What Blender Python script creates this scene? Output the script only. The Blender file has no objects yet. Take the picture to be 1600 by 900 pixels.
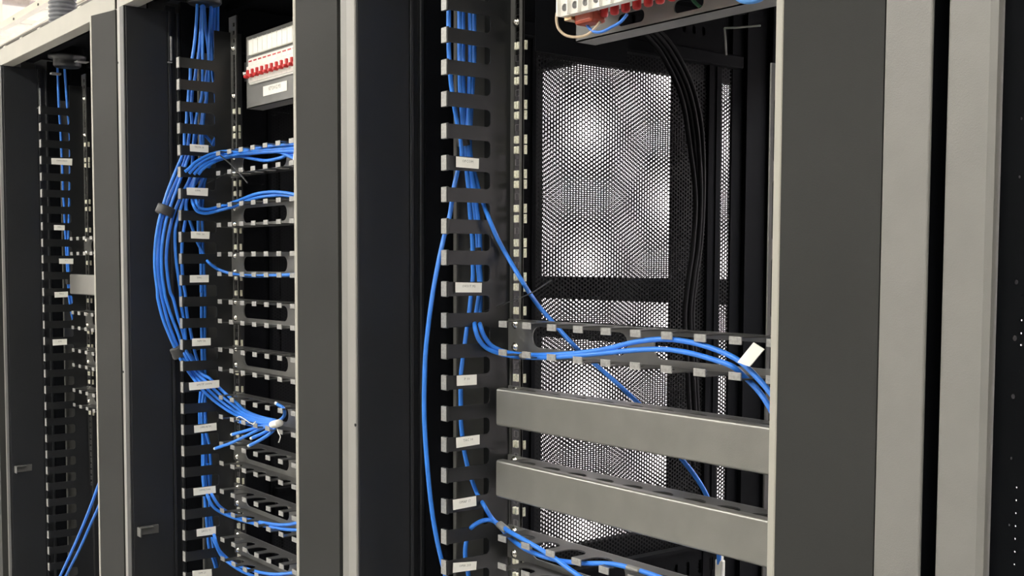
import bpy, math, random
from mathutils import Vector, Matrix
from mathutils.geometry import tessellate_polygon

random.seed(7)
S = bpy.context.scene
COL = S.collection

# ------------------------------------------------------------------ camera
def make_camera():
    yaw, pitch, roll = math.radians(52.3415), math.radians(-3.4366), math.radians(0.21956)
    f = Vector((-math.sin(yaw) * math.cos(pitch), math.cos(yaw) * math.cos(pitch), math.sin(pitch)))
    r = f.cross(Vector((0, 0, 1))).normalized()
    u = r.cross(f)
    c, s = math.cos(roll), math.sin(roll)
    r2 = c * r + s * u
    u2 = -s * r + c * u
    cam = bpy.data.cameras.new('camera')
    o = bpy.data.objects.new('camera', cam)
    COL.objects.link(o)
    M = Matrix((r2, u2, -f)).transposed().to_4x4()
    M.translation = (0, 0, 1.5)
    o.matrix_world = M
    cam.sensor_width = 36.0
    cam.lens = 1837.3 * 36.0 / 1600.0
    cam.shift_y = 73.6 / 1600.0
    cam.clip_start = 0.02
    S.camera = o
make_camera()

# ------------------------------------------------------------------ world, exposure
W = bpy.data.worlds.new('world')
S.world = W
W.use_nodes = True
W.node_tree.nodes['Background'].inputs[0].default_value = (0.70, 0.8, 1.0, 1)
W.node_tree.nodes['Background'].inputs[1].default_value = 0.3
S.view_settings.view_transform = 'Standard'
S.view_settings.look = 'None'
S.view_settings.exposure = 0.42
S.view_settings.gamma = 1.0
S.view_settings.use_curve_mapping = False
COLD_LIGHT = 30.0
HOT_LIGHT = 26.0

# ------------------------------------------------------------------ materials
def nodes_of(name):
    m = bpy.data.materials.new(name)
    m.use_nodes = True
    nt = m.node_tree
    return m, nt, nt.nodes['Principled BSDF']

def mat(name, col, rough=0.5, metal=0.0, spec=0.5, vary=0.08, scale=60.0, bump=0.0, emit=None, strength=0.0):
    m, nt, b = nodes_of(name)
    N, Lk = nt.nodes, nt.links
    tc = N.new('ShaderNodeTexCoord')
    nz = N.new('ShaderNodeTexNoise')
    nz.inputs['Scale'].default_value = scale
    nz.inputs['Detail'].default_value = 3.0
    Lk.new(tc.outputs['Object'], nz.inputs['Vector'])
    rp = N.new('ShaderNodeValToRGB')
    a = [max(0, c * (1 - vary)) for c in col]
    z = [min(1, c * (1 + vary)) for c in col]
    rp.color_ramp.elements[0].color = (*a, 1)
    rp.color_ramp.elements[1].color = (*z, 1)
    rp.color_ramp.elements[0].position = 0.35
    rp.color_ramp.elements[1].position = 0.65
    Lk.new(nz.outputs['Fac'], rp.inputs['Fac'])
    Lk.new(rp.outputs['Color'], b.inputs['Base Color'])
    b.inputs['Roughness'].default_value = rough
    b.inputs['Metallic'].default_value = metal
    b.inputs['Specular IOR Level'].default_value = spec
    if bump > 0:
        n2 = N.new('ShaderNodeTexNoise')
        n2.inputs['Scale'].default_value = 900.0
        Lk.new(tc.outputs['Object'], n2.inputs['Vector'])
        bp = N.new('ShaderNodeBump')
        bp.inputs['Strength'].default_value = bump
        bp.inputs['Distance'].default_value = 0.0004
        Lk.new(n2.outputs['Fac'], bp.inputs['Height'])
        Lk.new(bp.outputs['Normal'], b.inputs['Normal'])
    if emit:
        b.inputs['Emission Color'].default_value = (*emit, 1)
        b.inputs['Emission Strength'].default_value = strength
    return m

def mesh_mat(name, base, ax, pitch=0.007, hole=0.00245, rough=0.5):
    """perforated sheet metal: hexagonally packed round holes, ax = horizontal axis of the sheet"""
    base_mat, nt, b = nodes_of(name)
    N, Lk = nt.nodes, nt.links
    b.inputs['Base Color'].default_value = (*base, 1)
    b.inputs['Roughness'].default_value = rough
    b.inputs['Specular IOR Level'].default_value = 0.1
    tc = N.new('ShaderNodeTexCoord')
    sp = N.new('ShaderNodeSeparateXYZ')
    Lk.new(tc.outputs['Object'], sp.inputs[0])
    w = pitch * math.sqrt(3)
    def m1(op, a, bval=None):
        n = N.new('ShaderNodeMath')
        n.operation = op
        for i, v in enumerate((a, bval)):
            if v is None: continue
            if isinstance(v, (int, float)): n.inputs[i].default_value = v
            else: Lk.new(v, n.inputs[i])
        return n.outputs[0]
    H = sp.outputs[ax]
    V = sp.outputs['Z']
    def dist(off):
        h = m1('MULTIPLY', m1('SUBTRACT', m1('FRACT', m1('ADD', m1('DIVIDE', H, w), off)), 0.5), w)
        v = m1('MULTIPLY', m1('SUBTRACT', m1('FRACT', m1('ADD', m1('DIVIDE', V, pitch), off)), 0.5), pitch)
        return m1('ADD', m1('MULTIPLY', h, h), m1('MULTIPLY', v, v))
    d = m1('MINIMUM', dist(50.0), dist(50.5))
    hole_fac = m1('LESS_THAN', d, hole * hole)
    tr = N.new('ShaderNodeBsdfTransparent')
    mx = N.new('ShaderNodeMixShader')
    out = N['Material Output']
    Lk.new(hole_fac, mx.inputs[0])
    Lk.new(b.outputs[0], mx.inputs[1])
    Lk.new(tr.outputs[0], mx.inputs[2])
    Lk.new(mx.outputs[0], out.inputs['Surface'])
    return base_mat

M = {}
M['black'] = mat('black_powder_coat', (0.014, 0.0155, 0.018), 0.42, 0, 0.5, 0.1, 8, 0.25)
M['finger'] = mat('black_finger_paint', (0.007, 0.008, 0.009), 0.38, 0.0, 0.6, 0.1, 8, 0.2)
M['tab'] = mat('bright_tab_grey', (0.33, 0.33, 0.32), 0.4, 0.3, 0.6, 0.15, 300, 0.2)  # pale tone stands in for aisle reflection on front-facing tips; the coat is black
M['post'] = mat('post_paint_unlit', (0.040, 0.041, 0.040), 0.55, 0, 0.12, 0.06, 5, 0.35)  # same coat as the edges; its weaker reflection is put into the colour
M['edge'] = mat('edge_paint_lit', (0.27, 0.265, 0.25), 0.40, 0, 0.5, 0.02, 12, 0.35)  # dark coat lightened to carry the reflection on front faces
M['edge2'] = mat('edge_paint_half_lit', (0.205, 0.202, 0.192), 0.42, 0, 0.5, 0.025, 30, 0.35)  # weaker step of the reflection painted into the edge tone
M['beam'] = mat('beam_paint_lit', (0.38, 0.37, 0.325), 0.5, 0, 0.5, 0.03, 12, 0.2)  # reflected light painted into the colour of the black beam coat
M['rail'] = mat('dark_rail_paint', (0.11, 0.11, 0.105), 0.4, 0.2, 0.5, 0.1, 30, 0.3)
M['cover'] = mat('grey_cover_paint', (0.23, 0.23, 0.215), 0.30, 0.6, 0.6, 0.05, 20, 0.3)
M['comb'] = mat('comb_paint', (0.06, 0.06, 0.058), 0.34, 0.4, 0.6, 0.1, 40, 0.2)
M['plate'] = mat('manager_plate_paint', (0.17, 0.17, 0.163), 0.36, 0.3, 0.6, 0.08, 25, 0.25)
M['panel'] = mat('distribution_plate_paint', (0.19, 0.19, 0.185), 0.45, 0.1, 0.5, 0.05, 25, 0.3)
M['nut'] = mat('nickel_nut', (0.95, 0.90, 0.70), 0.42, 0.25, 0.5, 0.2, 400)
M['screw'] = mat('zinc_screw', (0.85, 0.83, 0.76), 0.25, 1.0, 0.5, 0.15, 300)
M['void'] = mat('near_black', (0.006, 0.006, 0.007), 0.7)
M['blue'] = mat('blue_cable_jacket', (0.035, 0.225, 0.82), 0.38, 0, 0.5, 0.06, 40)
M['blue2'] = mat('blue_wire_insulation', (0.05, 0.22, 0.75), 0.4)
M['paleblue'] = mat('pale_blue_conduit', (0.12, 0.38, 0.9), 0.45)
M['beige'] = mat('beige_wire_insulation', (0.55, 0.43, 0.30), 0.45)
M['green'] = mat('green_wire_insulation', (0.05, 0.22, 0.10), 0.45)
M['blackcable'] = mat('black_cable_jacket', (0.004, 0.004, 0.005), 0.6, 0, 0.15)
M['greytie'] = mat('grey_nylon', (0.04, 0.04, 0.042), 0.4)
M['lgreytie'] = mat('light_grey_nylon', (0.22, 0.22, 0.21), 0.45)
M['paletie'] = mat('pale_nylon', (0.35, 0.36, 0.33), 0.4)
M['white'] = mat('white_label_vinyl', (0.93, 0.92, 0.85), 0.5, 0, 0.4, 0.03, 60)
M['ink'] = mat('grey_label_ink', (0.22, 0.22, 0.19), 0.6)
M['breaker'] = mat('white_breaker_plastic', (0.88, 0.86, 0.80), 0.4, 0, 0.5, 0.03, 60)
M['red'] = mat('red_lever_plastic', (0.62, 0.03, 0.03), 0.35)
M['redbrown'] = mat('red_brown_terminal_cap', (0.35, 0.06, 0.03), 0.4)
M['copper'] = mat('brass_terminal', (0.7, 0.5, 0.3), 0.3, 1.0)
M['core'] = mat('cut_cable_core', (0.75, 0.82, 0.88), 0.5)
M['ceiling'] = mat('ceiling_paint', (0.72, 0.68, 0.59), 0.8, 0, 0.3, 0.04, 2)
M['wall'] = mat('wall_paint', (0.78, 0.76, 0.72), 0.8, 0, 0.3, 0.03, 2)
M['hotwall'] = mat('hot_aisle_wall_paint', (0.86, 0.82, 0.84), 0.8, 0, 0.3, 0.03, 2)
M['floor'] = mat('raised_floor_laminate', (0.45, 0.45, 0.43), 0.5, 0, 0.5, 0.08, 6)
M['tray'] = mat('white_tray_enamel', (0.78, 0.75, 0.66), 0.5, 0, 0.5, 0.03, 10)
M['traycable'] = mat('grey_tray_cable', (0.12, 0.115, 0.11), 0.5)
M['conduit'] = mat('grey_corrugated_plastic', (0.17, 0.18, 0.20), 0.35)
M['pink'] = mat('mauve_pipe_paint', (0.42, 0.36, 0.36), 0.4)
M['inner'] = mat('shaded_black_coat', (0.003, 0.0035, 0.0045), 0.7, 0, 0.05, 0.1, 8, 0.2)  # darker copy of the black coat, with interior shade in its colour
M['perf'] = mesh_mat('perforated_side_sheet', (0.007, 0.0075, 0.008), 'Y')
M['lamp'] = mat('cold_aisle_lamp_diffuser', (0.9, 0.9, 0.9), 0.5, emit=(1.0, 0.97, 0.90), strength=COLD_LIGHT)
M['hotlamp'] = mat('hot_aisle_lamp_diffuser', (0.9, 0.9, 0.9), 0.5, emit=(1.0, 0.96, 0.98), strength=HOT_LIGHT)

# ------------------------------------------------------------------ mesh builder
class MB:
    def __init__(self):
        self.v, self.f, self.s = [], [], []
    def add(self, vs, fs, smooth=False):
        b = len(self.v)
        self.v += [tuple(p) for p in vs]
        for f in fs:
            self.f.append([b + i for i in f]); self.s.append(smooth)
        return self
    def box(self, x0, x1, y0, y1, z0, z1, bev=0.0):
        x0, x1 = min(x0, x1), max(x0, x1); y0, y1 = min(y0, y1), max(y0, y1); z0, z1 = min(z0, z1), max(z0, z1)
        if bev <= 0:
            vs = [(x, y, z) for x in (x0, x1) for y in (y0, y1) for z in (z0, z1)]
            self.add(vs, [(0, 1, 3, 2), (4, 6, 7, 5), (0, 4, 5, 1), (2, 3, 7, 6), (0, 2, 6, 4), (1, 5, 7, 3)])
        else:
            import bmesh
            bm = bmesh.new()
            bmesh.ops.create_cube(bm, size=1)
            for v in bm.verts:
                v.co = Vector(((x0 + x1) / 2 + v.co.x * (x1 - x0), (y0 + y1) / 2 + v.co.y * (y1 - y0), (z0 + z1) / 2 + v.co.z * (z1 - z0)))
            bev = min(bev, (x1 - x0) * .45, (y1 - y0) * .45, (z1 - z0) * .45)
            bmesh.ops.bevel(bm, geom=bm.edges[:], offset=bev, segments=2, profile=0.5, affect='EDGES')
            bm.verts.index_update()
            self.add([v.co[:] for v in bm.verts], [[v.index for v in f.verts] for f in bm.faces])
            bm.free()
        return self
    def plate(self, loops, fn, t0, t1):
        """flat outline (first loop) with holes (other loops) given thickness from t0 to t1; fn(a, b, t) -> xyz"""
        tri = tessellate_polygon([[Vector((a, b, 0)) for a, b in lp] for lp in loops])
        flat = [p for lp in loops for p in lp]
        n = len(flat)
        vs = [fn(a, b, t0) for a, b in flat] + [fn(a, b, t1) for a, b in flat]
        fs = [tuple(t) for t in tri] + [tuple(i + n for i in reversed(t)) for t in tri]
        k = 0
        for lp in loops:
            m = len(lp)
            for i in range(m):
                j = (i + 1) % m
                fs.append((k + i, k + j, k + j + n, k + i + n))
            k += m
        return self.add(vs, fs)
    def tube(self, pts, r, seg=10, dens=6, caps=True, radii=None):
        P = smooth_path(pts, dens)
        m = len(P)
        vs, fs = [], []
        t = (P[1] - P[0]).normalized()
        ref = Vector((0, 0, 1)) if abs(t.z) < .9 else Vector((1, 0, 0))
        nrm = t.cross(ref).normalized()
        for i, p in enumerate(P):
            t2 = (P[min(i + 1, m - 1)] - P[max(i - 1, 0)]).normalized()
            nrm = (nrm - t2 * nrm.dot(t2)).normalized()
            bn = t2.cross(nrm)
            for k in range(seg):
                a = 2 * math.pi * k / seg
                vs.append(p + (nrm * math.cos(a) + bn * math.sin(a)) * r)
        for i in range(m - 1):
            for k in range(seg):
                k2 = (k + 1) % seg
                fs.append((i * seg + k, i * seg + k2, (i + 1) * seg + k2, (i + 1) * seg + k))
        self.add(vs, fs, True)
        if caps:
            self.add(vs[:seg], [tuple(reversed(range(seg)))])
            self.add(vs[-seg:], [tuple(range(seg))])
        return self
    def lathe(self, c, prof, axis='z', seg=20):
        """prof: list of (radius, height) about the axis through c"""
        vs, fs = [], []
        for r, h in prof:
            for k in range(seg):
                a = 2 * math.pi * k / seg
                x, y = r * math.cos(a), r * math.sin(a)
                if axis == 'z': vs.append((c[0] + x, c[1] + y, c[2] + h))
                elif axis == 'y': vs.append((c[0] + x, c[1] + h, c[2] + y))
                else: vs.append((c[0] + h, c[1] + x, c[2] + y))
        for i in range(len(prof) - 1):
            for k in range(seg):
                k2 = (k + 1) % seg
                fs.append((i * seg + k, i * seg + k2, (i + 1) * seg + k2, (i + 1) * seg + k))
        fs.append(tuple(reversed(range(seg))))
        fs.append(tuple(range((len(prof) - 1) * seg, len(prof) * seg)))
        return self.add(vs, fs, True)
    def build(self, name, m, parent=None):
        off = parent_loc(parent)
        me = bpy.data.meshes.new(name)
        me.from_pydata([(p[0] - off[0], p[1] - off[1], p[2] - off[2]) for p in self.v], [], self.f)
        me.polygons.foreach_set('use_smooth', self.s)
        me.validate()
        import bmesh
        bm = bmesh.new(); bm.from_mesh(me)
        bmesh.ops.recalc_face_normals(bm, faces=bm.faces)
        bm.to_mesh(me); bm.free()
        me.materials.append(M[m])
        o = bpy.data.objects.new(name, me)
        COL.objects.link(o)
        if parent: o.parent = parent
        return o

def parent_loc(p):
    v = Vector((0, 0, 0))
    while p:
        v = v + p.location
        p = p.parent
    return v

def smooth_path(pts, dens):
    P = [Vector(p) for p in pts]
    if len(P) < 3:
        return [P[0].lerp(P[-1], i / 4) for i in range(5)]
    Q = []
    for i in range(len(P) - 1):
        p0 = P[max(i - 1, 0)]; p1 = P[i]; p2 = P[i + 1]; p3 = P[min(i + 2, len(P) - 1)]
        # centripetal-ish catmull-rom using hermite with chord scaled tangents
        d = (p2 - p1).length
        t1 = (p2 - p0) / max(1e-6, (p2 - p1).length + (p1 - p0).length) * d
        t2 = (p3 - p1) / max(1e-6, (p3 - p2).length + (p2 - p1).length) * d
        for k in range(dens):
            t = k / dens
            h1 = 2 * t**3 - 3 * t**2 + 1; h2 = t**3 - 2 * t**2 + t
            h3 = -2 * t**3 + 3 * t**2; h4 = t**3 - t**2
            Q.append(p1 * h1 + t1 * h2 + p2 * h3 + t2 * h4)
    Q.append(P[-1])
    return Q

def rr(a0, a1, b0, b1, r, n=5):
    L = []
    for cx, cy, s in ((a1 - r, b1 - r, 0), (a0 + r, b1 - r, 90), (a0 + r, b0 + r, 180), (a1 - r, b0 + r, 270)):
        for i in range(n + 1):
            a = math.radians(s + 90 * i / n)
            L.append((cx + r * math.cos(a), cy + r * math.sin(a)))
    return L

XZ = lambda y: (lambda a, b, t: (a, y + t, b))     # sheet facing the aisle
YZ = lambda x: (lambda a, b, t: (x + t, a, b))     # sheet along the depth
XY = lambda z: (lambda a, b, t: (a, b, z + t))     # horizontal sheet

def tag(o, label, cat, group=None, kind=None):
    if label: o['label'] = label
    if cat: o['category'] = cat
    if group: o['group'] = group
    if kind: o['kind'] = kind
    return o

def thing(name, loc, label, cat, group=None):
    o = bpy.data.objects.new(name, None)
    o.empty_display_size = 0.05
    COL.objects.link(o)
    o.location = loc
    return tag(o, label, cat, group)

def copy_tree(o, dx=0, dz=0, parent=None):
    c = o.copy()
    COL.objects.link(c)
    if parent: c.parent = parent
    else: c.location = (o.location.x + dx, o.location.y, o.location.z + dz)
    for ch in list(o.children):
        copy_tree(ch, parent=c)
    return c

def struct(name, mb, m):
    return tag(mb.build(name, m), None, None, None, 'structure')

PITCH = 0.918          # rack to rack
U = 0.0474             # one rack unit
FRONT = 0.846          # plane of the rack fronts
RAIL = 1.0065           # plane of the mounting rails
REAR = 1.895

# ------------------------------------------------------------------ room
struct('floor', MB().box(-11, 4, -1.9, 4.2, -0.05, 0), 'floor')
struct('ceiling', MB().box(-11, 4, -1.9, 4.2, 2.95, 3.0), 'ceiling')
struct('wall_front', MB().box(-11, 4, -1.95, -1.9, 0, 2.95), 'wall')
struct('wall_back', MB().box(-11, 4, 4.2, 4.25, 0, 2.95), 'hotwall')
struct('wall_left', MB().box(-11.05, -11, -1.9, 4.2, 0, 2.95), 'wall')
struct('wall_right', MB().box(3.3, 3.35, -1.9, 4.2, 0, 2.95), 'wall')

def ceiling_lamp(x, y, kind, label, group, size=(1.2, 0.3), z=2.945):
    t = thing('ceiling_light', (x, y, z), label, 'light', group)
    a, b = size[0] / 2, size[1] / 2
    MB().plate([rr(x - a - .02, x + a + .02, y - b - .02, y + b + .02, .005, 2), rr(x - a, x + a, y - b, y + b, .004, 2)], XY(z), -0.03, 0.0).build('frame', 'tray', t)
    MB().box(x - a, x + a, y - b, y + b, z - 0.022, z - 0.012).build('diffuser', kind, t)
for i in range(8):
    ceiling_lamp(-9.4 + 1.75 * i, -1.02, 'lamp', 'ceiling light above the aisle in front of the racks', 'ceiling lights over the front aisle')
for i in range(8):
    ceiling_lamp(-9.4 + 1.75 * i, 3.1, 'hotlamp', 'ceiling light above the aisle behind the racks', 'ceiling lights over the rear aisle', (1.4, 0.6))

struct('unseen_block_1', MB().box(-1.75, 3.5, -1.88, -1.0, 0, 2.06), 'black')  # unseen dark block across the aisle, added to shape the reflections
struct('unseen_block_2', MB().box(-5.8, -4.1, -1.88, -1.5, 0, 2.06), 'black')  # second unseen block, added to darken part of the reflections

# ------------------------------------------------------------------ rack (built for the near rack, then copied along the row)
GAP = 0.047            # distance between the side sheets of neighbouring racks
X0, X1 = -1.502, -0.591       # outer left edge, right edge
XP = -1.456                   # inner face of the left post
def rack_frame(root):
    # left post: outer flange, inner lip
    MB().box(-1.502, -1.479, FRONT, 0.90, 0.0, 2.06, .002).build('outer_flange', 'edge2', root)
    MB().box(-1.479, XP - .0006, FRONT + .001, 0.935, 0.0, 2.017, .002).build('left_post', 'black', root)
    MB().box(-1.479, XP, FRONT - .003, FRONT + .001, 0.0, 2.017, .0015).build('post_front_tone', 'edge', root)  # thin skin that carries the painted reflection of the post front
    # right post, slightly slanted face with rounded nose
    nose = [(-.6905 + .0, .93), (-.6905, .834)]
    for i in range(7):
        a = math.radians(180 + 95 * i / 6)
        nose.append((-.6860 + .0045 * math.cos(a), .8315 + .0045 * math.sin(a)))
    nose += [(-.5935, .8465), (-.5935, .93)]
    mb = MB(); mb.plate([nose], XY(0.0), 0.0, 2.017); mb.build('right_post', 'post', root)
    mb = MB(); mb.box(-.6915, -.6835, .8262, .8290, 0.0, 2.017, .0012); mb.build('post_edge_highlight', 'beam', root)  # painted highlight along the rounded nose of the post
    # top beam, roof, base
    mb = MB()
    mb.box(-1.479, -.5935, FRONT - .001, .8475, 2.017, 2.060, .001)
    mb.box(-1.479, -.5935, .8475, .875, 2.017, 2.019)
    mb.build('top_beam', 'beam', root)
    mb = MB()
    mb.box(-1.479, -.5935, .8476, REAR, 2.046, 2.056)
    mb.box(-1.45, -.62, .905, .925, 2.030, 2.046)
    mb.box(-1.45, -.62, 1.06, 1.08, 2.030, 2.046)
    mb.build('roof', 'inner', root)
    MB().box(-1.50, -.5935, FRONT + .004, REAR, 0.0, 0.08).build('base', 'inner', root)
    # beads beside the left post and inner wall
    mb = MB()
    mb.box(-1.462, -1.4555, .9355, .9405, .08, 2.017, .001)
    mb.box(-1.476, -1.468, .935, .956, .08, 2.03)
    mb.box(-1.474, -1.4615, .9560, .9640, .08, 2.017, .002)
    mb.build('wall_bead', 'black', root)
    # left side: solid front part, perforated sheets, rear part
    XS = -1.44
    mb = MB()
    mb.box(XS - .03, XS - .018, .964, 1.03, .08, 2.04)
    mb.box(XS - .018, XS - .002, 1.02, 1.155, .08, 2.04)
    mb.box(XS - .014, XS, 1.150, 1.157, .08, 1.862)
    mb.build('side_wall_front', 'inner', root)
    mb = MB()
    mb.box(XS - .006, XS + .006, 1.540, 1.552, .08, 1.86, .001)
    mb.box(XS - .004, XS + .002, 1.552, 1.576, .08, 1.86)
    mb.box(XS - .006, XS + .004, 1.562, 1.565, .08, 1.86)
    mb.box(XS - .004, XS + .002, 1.604, REAR, .08, 2.04)
    mb.box(XS, XS + .010, 1.634, 1.640, .08, 2.0)
    mb.box(XS, XS + .012, 1.70, 1.735, .08, 2.0, .002)
    mb.build('side_wall_rear', 'inner', root)
    MB().add([(XS, 1.157, .1), (XS, 1.604, .1), (XS, 1.604, 1.85), (XS, 1.157, 1.85)], [(0, 1, 2, 3)]).build('perforated_panel', 'perf', root)
    # depth beams at the top and at mid height
    holes = [rr(1.17 + .024 * i, 1.178 + .024 * i, 1.900, 1.915, .0035, 3) for i in range(16)]
    mb = MB()
    mb.box(XS - .008, XS + .014, 1.10, 1.62, 1.849, 1.872, .003)
    mb.plate([[(1.02, 1.876), (1.62, 1.876), (1.62, 1.945), (1.02, 1.945)]] + holes, YZ(XS - .004), -.0015, 0)
    mb.box(XS - .02, XS + .02, 1.02, 1.62, 1.945, 1.951)
    mb.box(XS - .02, XS - .008, 1.02, 1.62, 1.951, 2.04)
    mb.box(XS - .034, XS - .030, 1.02, 1.62, 1.86, 1.96)
    mb.build('top_side_beam', 'inner', root)
    holes = [rr(1.17 + .03 * i, 1.178 + .03 * i, .95, .975, .0035, 3) for i in range(14)]
    mb = MB()
    mb.plate([[(1.157, .925), (1.604, .925), (1.604, 1.0), (1.157, 1.0)]] + holes, YZ(XS + .004), -.0015, 0)
    mb.box(XS + .002, XS + .02, 1.157, 1.604, 1.0, 1.006)
    mb.box(XS + .002, XS + .02, 1.157, 1.604, .919, .925)
    mb.build('middle_side_beam', 'inner', root)
    # right side inner frame: beam that closes the top of the opening towards the next rack
    mb = MB()
    mb.box(-.600, -.583, 1.10, 1.88, 1.838, 2.04)
    mb.box(-.600, -.583, .935, 1.88, .90, 1.022)
    mb.build('right_side_beam', 'inner', root)
    xr = XS + PITCH - GAP
    o = MB().add([(xr, 1.10, 1.022), (xr, 1.70, 1.022), (xr, 1.70, 1.838), (xr, 1.10, 1.838)], [(0, 1, 2, 3)]).build('perforated_panel', 'perf', root)
    o.location = (0, -.0012, .0035)
    # open rear frame with a wide centre stile and cross bands
    mb = MB()
    D = REAR
    mb.box(-1.4385, -1.4375, D - .012, D + .02, .05, 2.04)
    mb.box(-.951, -.832, D - .012, D + .02, .05, 2.04, .002)
    mb.box(-.62, -.5935, D - .012, D + .02, .05, 2.04)
    mb.box(-1.4385, -.5935, D - .012, D + .02, 1.991, 2.046)
    mb.box(-1.4385, -.5935, D - .012, D + .02, .05, .12)
    mb.box(-1.4385, -.951, D - .010, D - .001, 1.4154, 1.4708, .002)
    mb.box(-1.4385, -.951, D - .010, D - .001, 1.3173, 1.360, .002)
    mb.box(-.832, -.62, D - .010, D - .001, 1.4154, 1.4708, .002)
    mb.build('rear_frame', 'inner', root)
    # keeper on the side wall for the door latch
    mb = MB()
    mb.box(-1.4555, -1.452, .862, .900, .938, .956, .001)
    mb.box(-1.4555, -1.438, .8560, .8585, .936, .956, .001)
    mb.box(-1.452, -1.438, .858, .885, .9535, .956, .001)
    kp = mb.build('latch_keeper', 'rail', root)
    MB().box(-1.4555, -1.4385, .8550, .8560, .937, .955, .0004).build('keeper_lip', 'tab', kp)

ZB0 = 1.7600
def rail_part(root, xc, s=1):
    """front mounting rail with its square holes; xc = hole centre line, s = direction of the inner return"""
    loops = [[(xc - .022, .1), (xc + .0125, .1), (xc + .0125, 1.99), (xc - .022, 1.99)]]
    zb = ZB0
    k0 = 5
    for k in range(-k0, 34):
        zc = zb - U * k - U / 2
        for dz in (-.0158, 0, .0158):
            z = zc + dz
            if 0.9 < z < 1.98:
                loops.append([(xc - .0042, z - .0042), (xc + .0042, z - .0042), (xc + .0042, z + .0042), (xc - .0042, z + .0042)])
    mb = MB()
    mb.plate(loops, XZ(RAIL), 0, .0018)
    e = xc + .0125
    loops = [[(RAIL, .1), (RAIL + .0025, .1), (RAIL + .0025, 1.99), (RAIL, 1.99)]]
    mb.plate(loops, YZ(e), -.0012, 0)
    return mb.build('mounting_rail', 'rail', root)

def nut_mb(xc, z):
    mb = MB()
    for a in (-.0048, .0008):
        mb.box(xc + a, xc + a + .0038, RAIL - .0022, RAIL + .004, z - .0052, z + .0052, .0012)
    e = xc + .0124
    mb.box(e, e + .0025, RAIL + .0030, RAIL + .0038, z - .0062, z + .0062)
    mb.box(e, e + .0025, RAIL + .0056, RAIL + .0064, z - .0062, z + .0062)
    return mb

def screw_mb(x, y, z, r=.0052):
    mb = MB()
    mb.lathe((x, y, z), [(r * 1.15, 0), (r * 1.15, -.0012), (r, -.0012), (r * .92, -.0028), (r * .6, -.0043), (r * .2, -.0048)], 'y', 14)
    return mb

XH = -1.2950
def make_rack(label):
    root = thing('server_rack', (-1.05, 1.40, 0), label, 'rack', None)
    rack_frame(root)
    return root
rack = make_rack('open black rack nearest in view, with two long grey covers')
rack2 = copy_tree(rack, -PITCH)
rack2['label'] = 'middle open black rack holding the bulging blue cable bundle'
rack1 = copy_tree(rack, -2 * PITCH)
rack1['label'] = 'farthest open black rack at the left edge, under the corrugated conduit'

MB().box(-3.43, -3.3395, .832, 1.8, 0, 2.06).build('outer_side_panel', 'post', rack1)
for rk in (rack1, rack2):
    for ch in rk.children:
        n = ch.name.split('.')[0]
        if n in ('post_front_tone', 'outer_flange'):
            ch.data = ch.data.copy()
            ch.data.materials[0] = M['black'] if n == 'post_front_tone' else M['edge']  # here the flange carries the painted reflection and the front stays dark

nuts3 = [b + d for b in [ZB0 - U * k for k in range(0, 7)] for d in (.0071, -.0071)]
nuts3 += [1.8006, 1.4357, 1.3416, 1.2481, 1.1535, 1.082, 1.06, 1.0127, 0.972]
nuts2 = [1.8025, 1.7684, 1.7541, 1.6595, 1.6397, 1.566, 1.533, 1.4714, 1.4406, 1.39, 1.3405, 1.28, 1.247, 1.1865, 1.148, 1.093, 1.06, 0.9995, 0.9665, 0.906]
nuts1 = [1.808, 1.7684, 1.7541, 1.6595, 1.6408, 1.5858, 1.533, 1.5, 1.4505, 1.401, 1.3405, 1.3185, 1.28, 1.247, 1.2085, 1.1865, 1.1315, 1.104]
for rk, dx, zs in ((rack, 0, nuts3), (rack2, -PITCH, nuts2), (rack1, -2 * PITCH, nuts1)):
    rl = rail_part(rk, XH + dx)
    base = None
    for z in zs:
        if base is None:
            base = nut_mb(XH + dx, z).build('cage_nut', 'nut', rl); z0 = z
        else:
            c = base.copy(); COL.objects.link(c); c.location = (0, 0, z - z0)
    sc = screw_mb(XH + dx - .002, RAIL, 1.8333).build('rail_screw', 'screw', rl)
    c = sc.copy(); COL.objects.link(c); c.location = (0, 0, .0935)
    rail_part(rk, -.806 + dx, -1)

# tall slotted cable bracket on the right inner side of the near rack
mb = MB()
loops = [[(1.022, 1.0), (1.12, 1.0), (1.12, 1.722), (1.022, 1.722)]]
for z0, z1 in ((1.612, 1.685), (1.526, 1.596), (1.440, 1.510), (1.355, 1.425), (1.27, 1.34)):
    loops.append(rr(1.027, 1.112, z0, z1, .006))
mb.plate(loops, YZ(-.862), 0, .002)
mb.build('slotted_bracket', 'rail', rack)

# ------------------------------------------------------------------ vertical finger ducts
ZF0, ZFP = 1.8905, 0.0424
def finger_mb(z):
    mb = MB()
    h = .0096
    n = 5
    r = .006
    out = [(.903, z - h), (.972 - r, z - h)]
    # fillets into the plate
    for i in range(1, n + 1):
        a = math.radians(90 - 90 * i / n)
        out.append((.972 - r + r * math.cos(a), z - h - r + r * math.sin(a)))
    up = [(p[0], 2 * z - p[1]) for p in reversed(out)]
    mb.plate([out + up], YZ(-1.3115), 0, .0018)
    mb.box(-1.3225, -1.3092, .8995, .9030, z - .0108, z + .0108, .001)
    return mb

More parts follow.
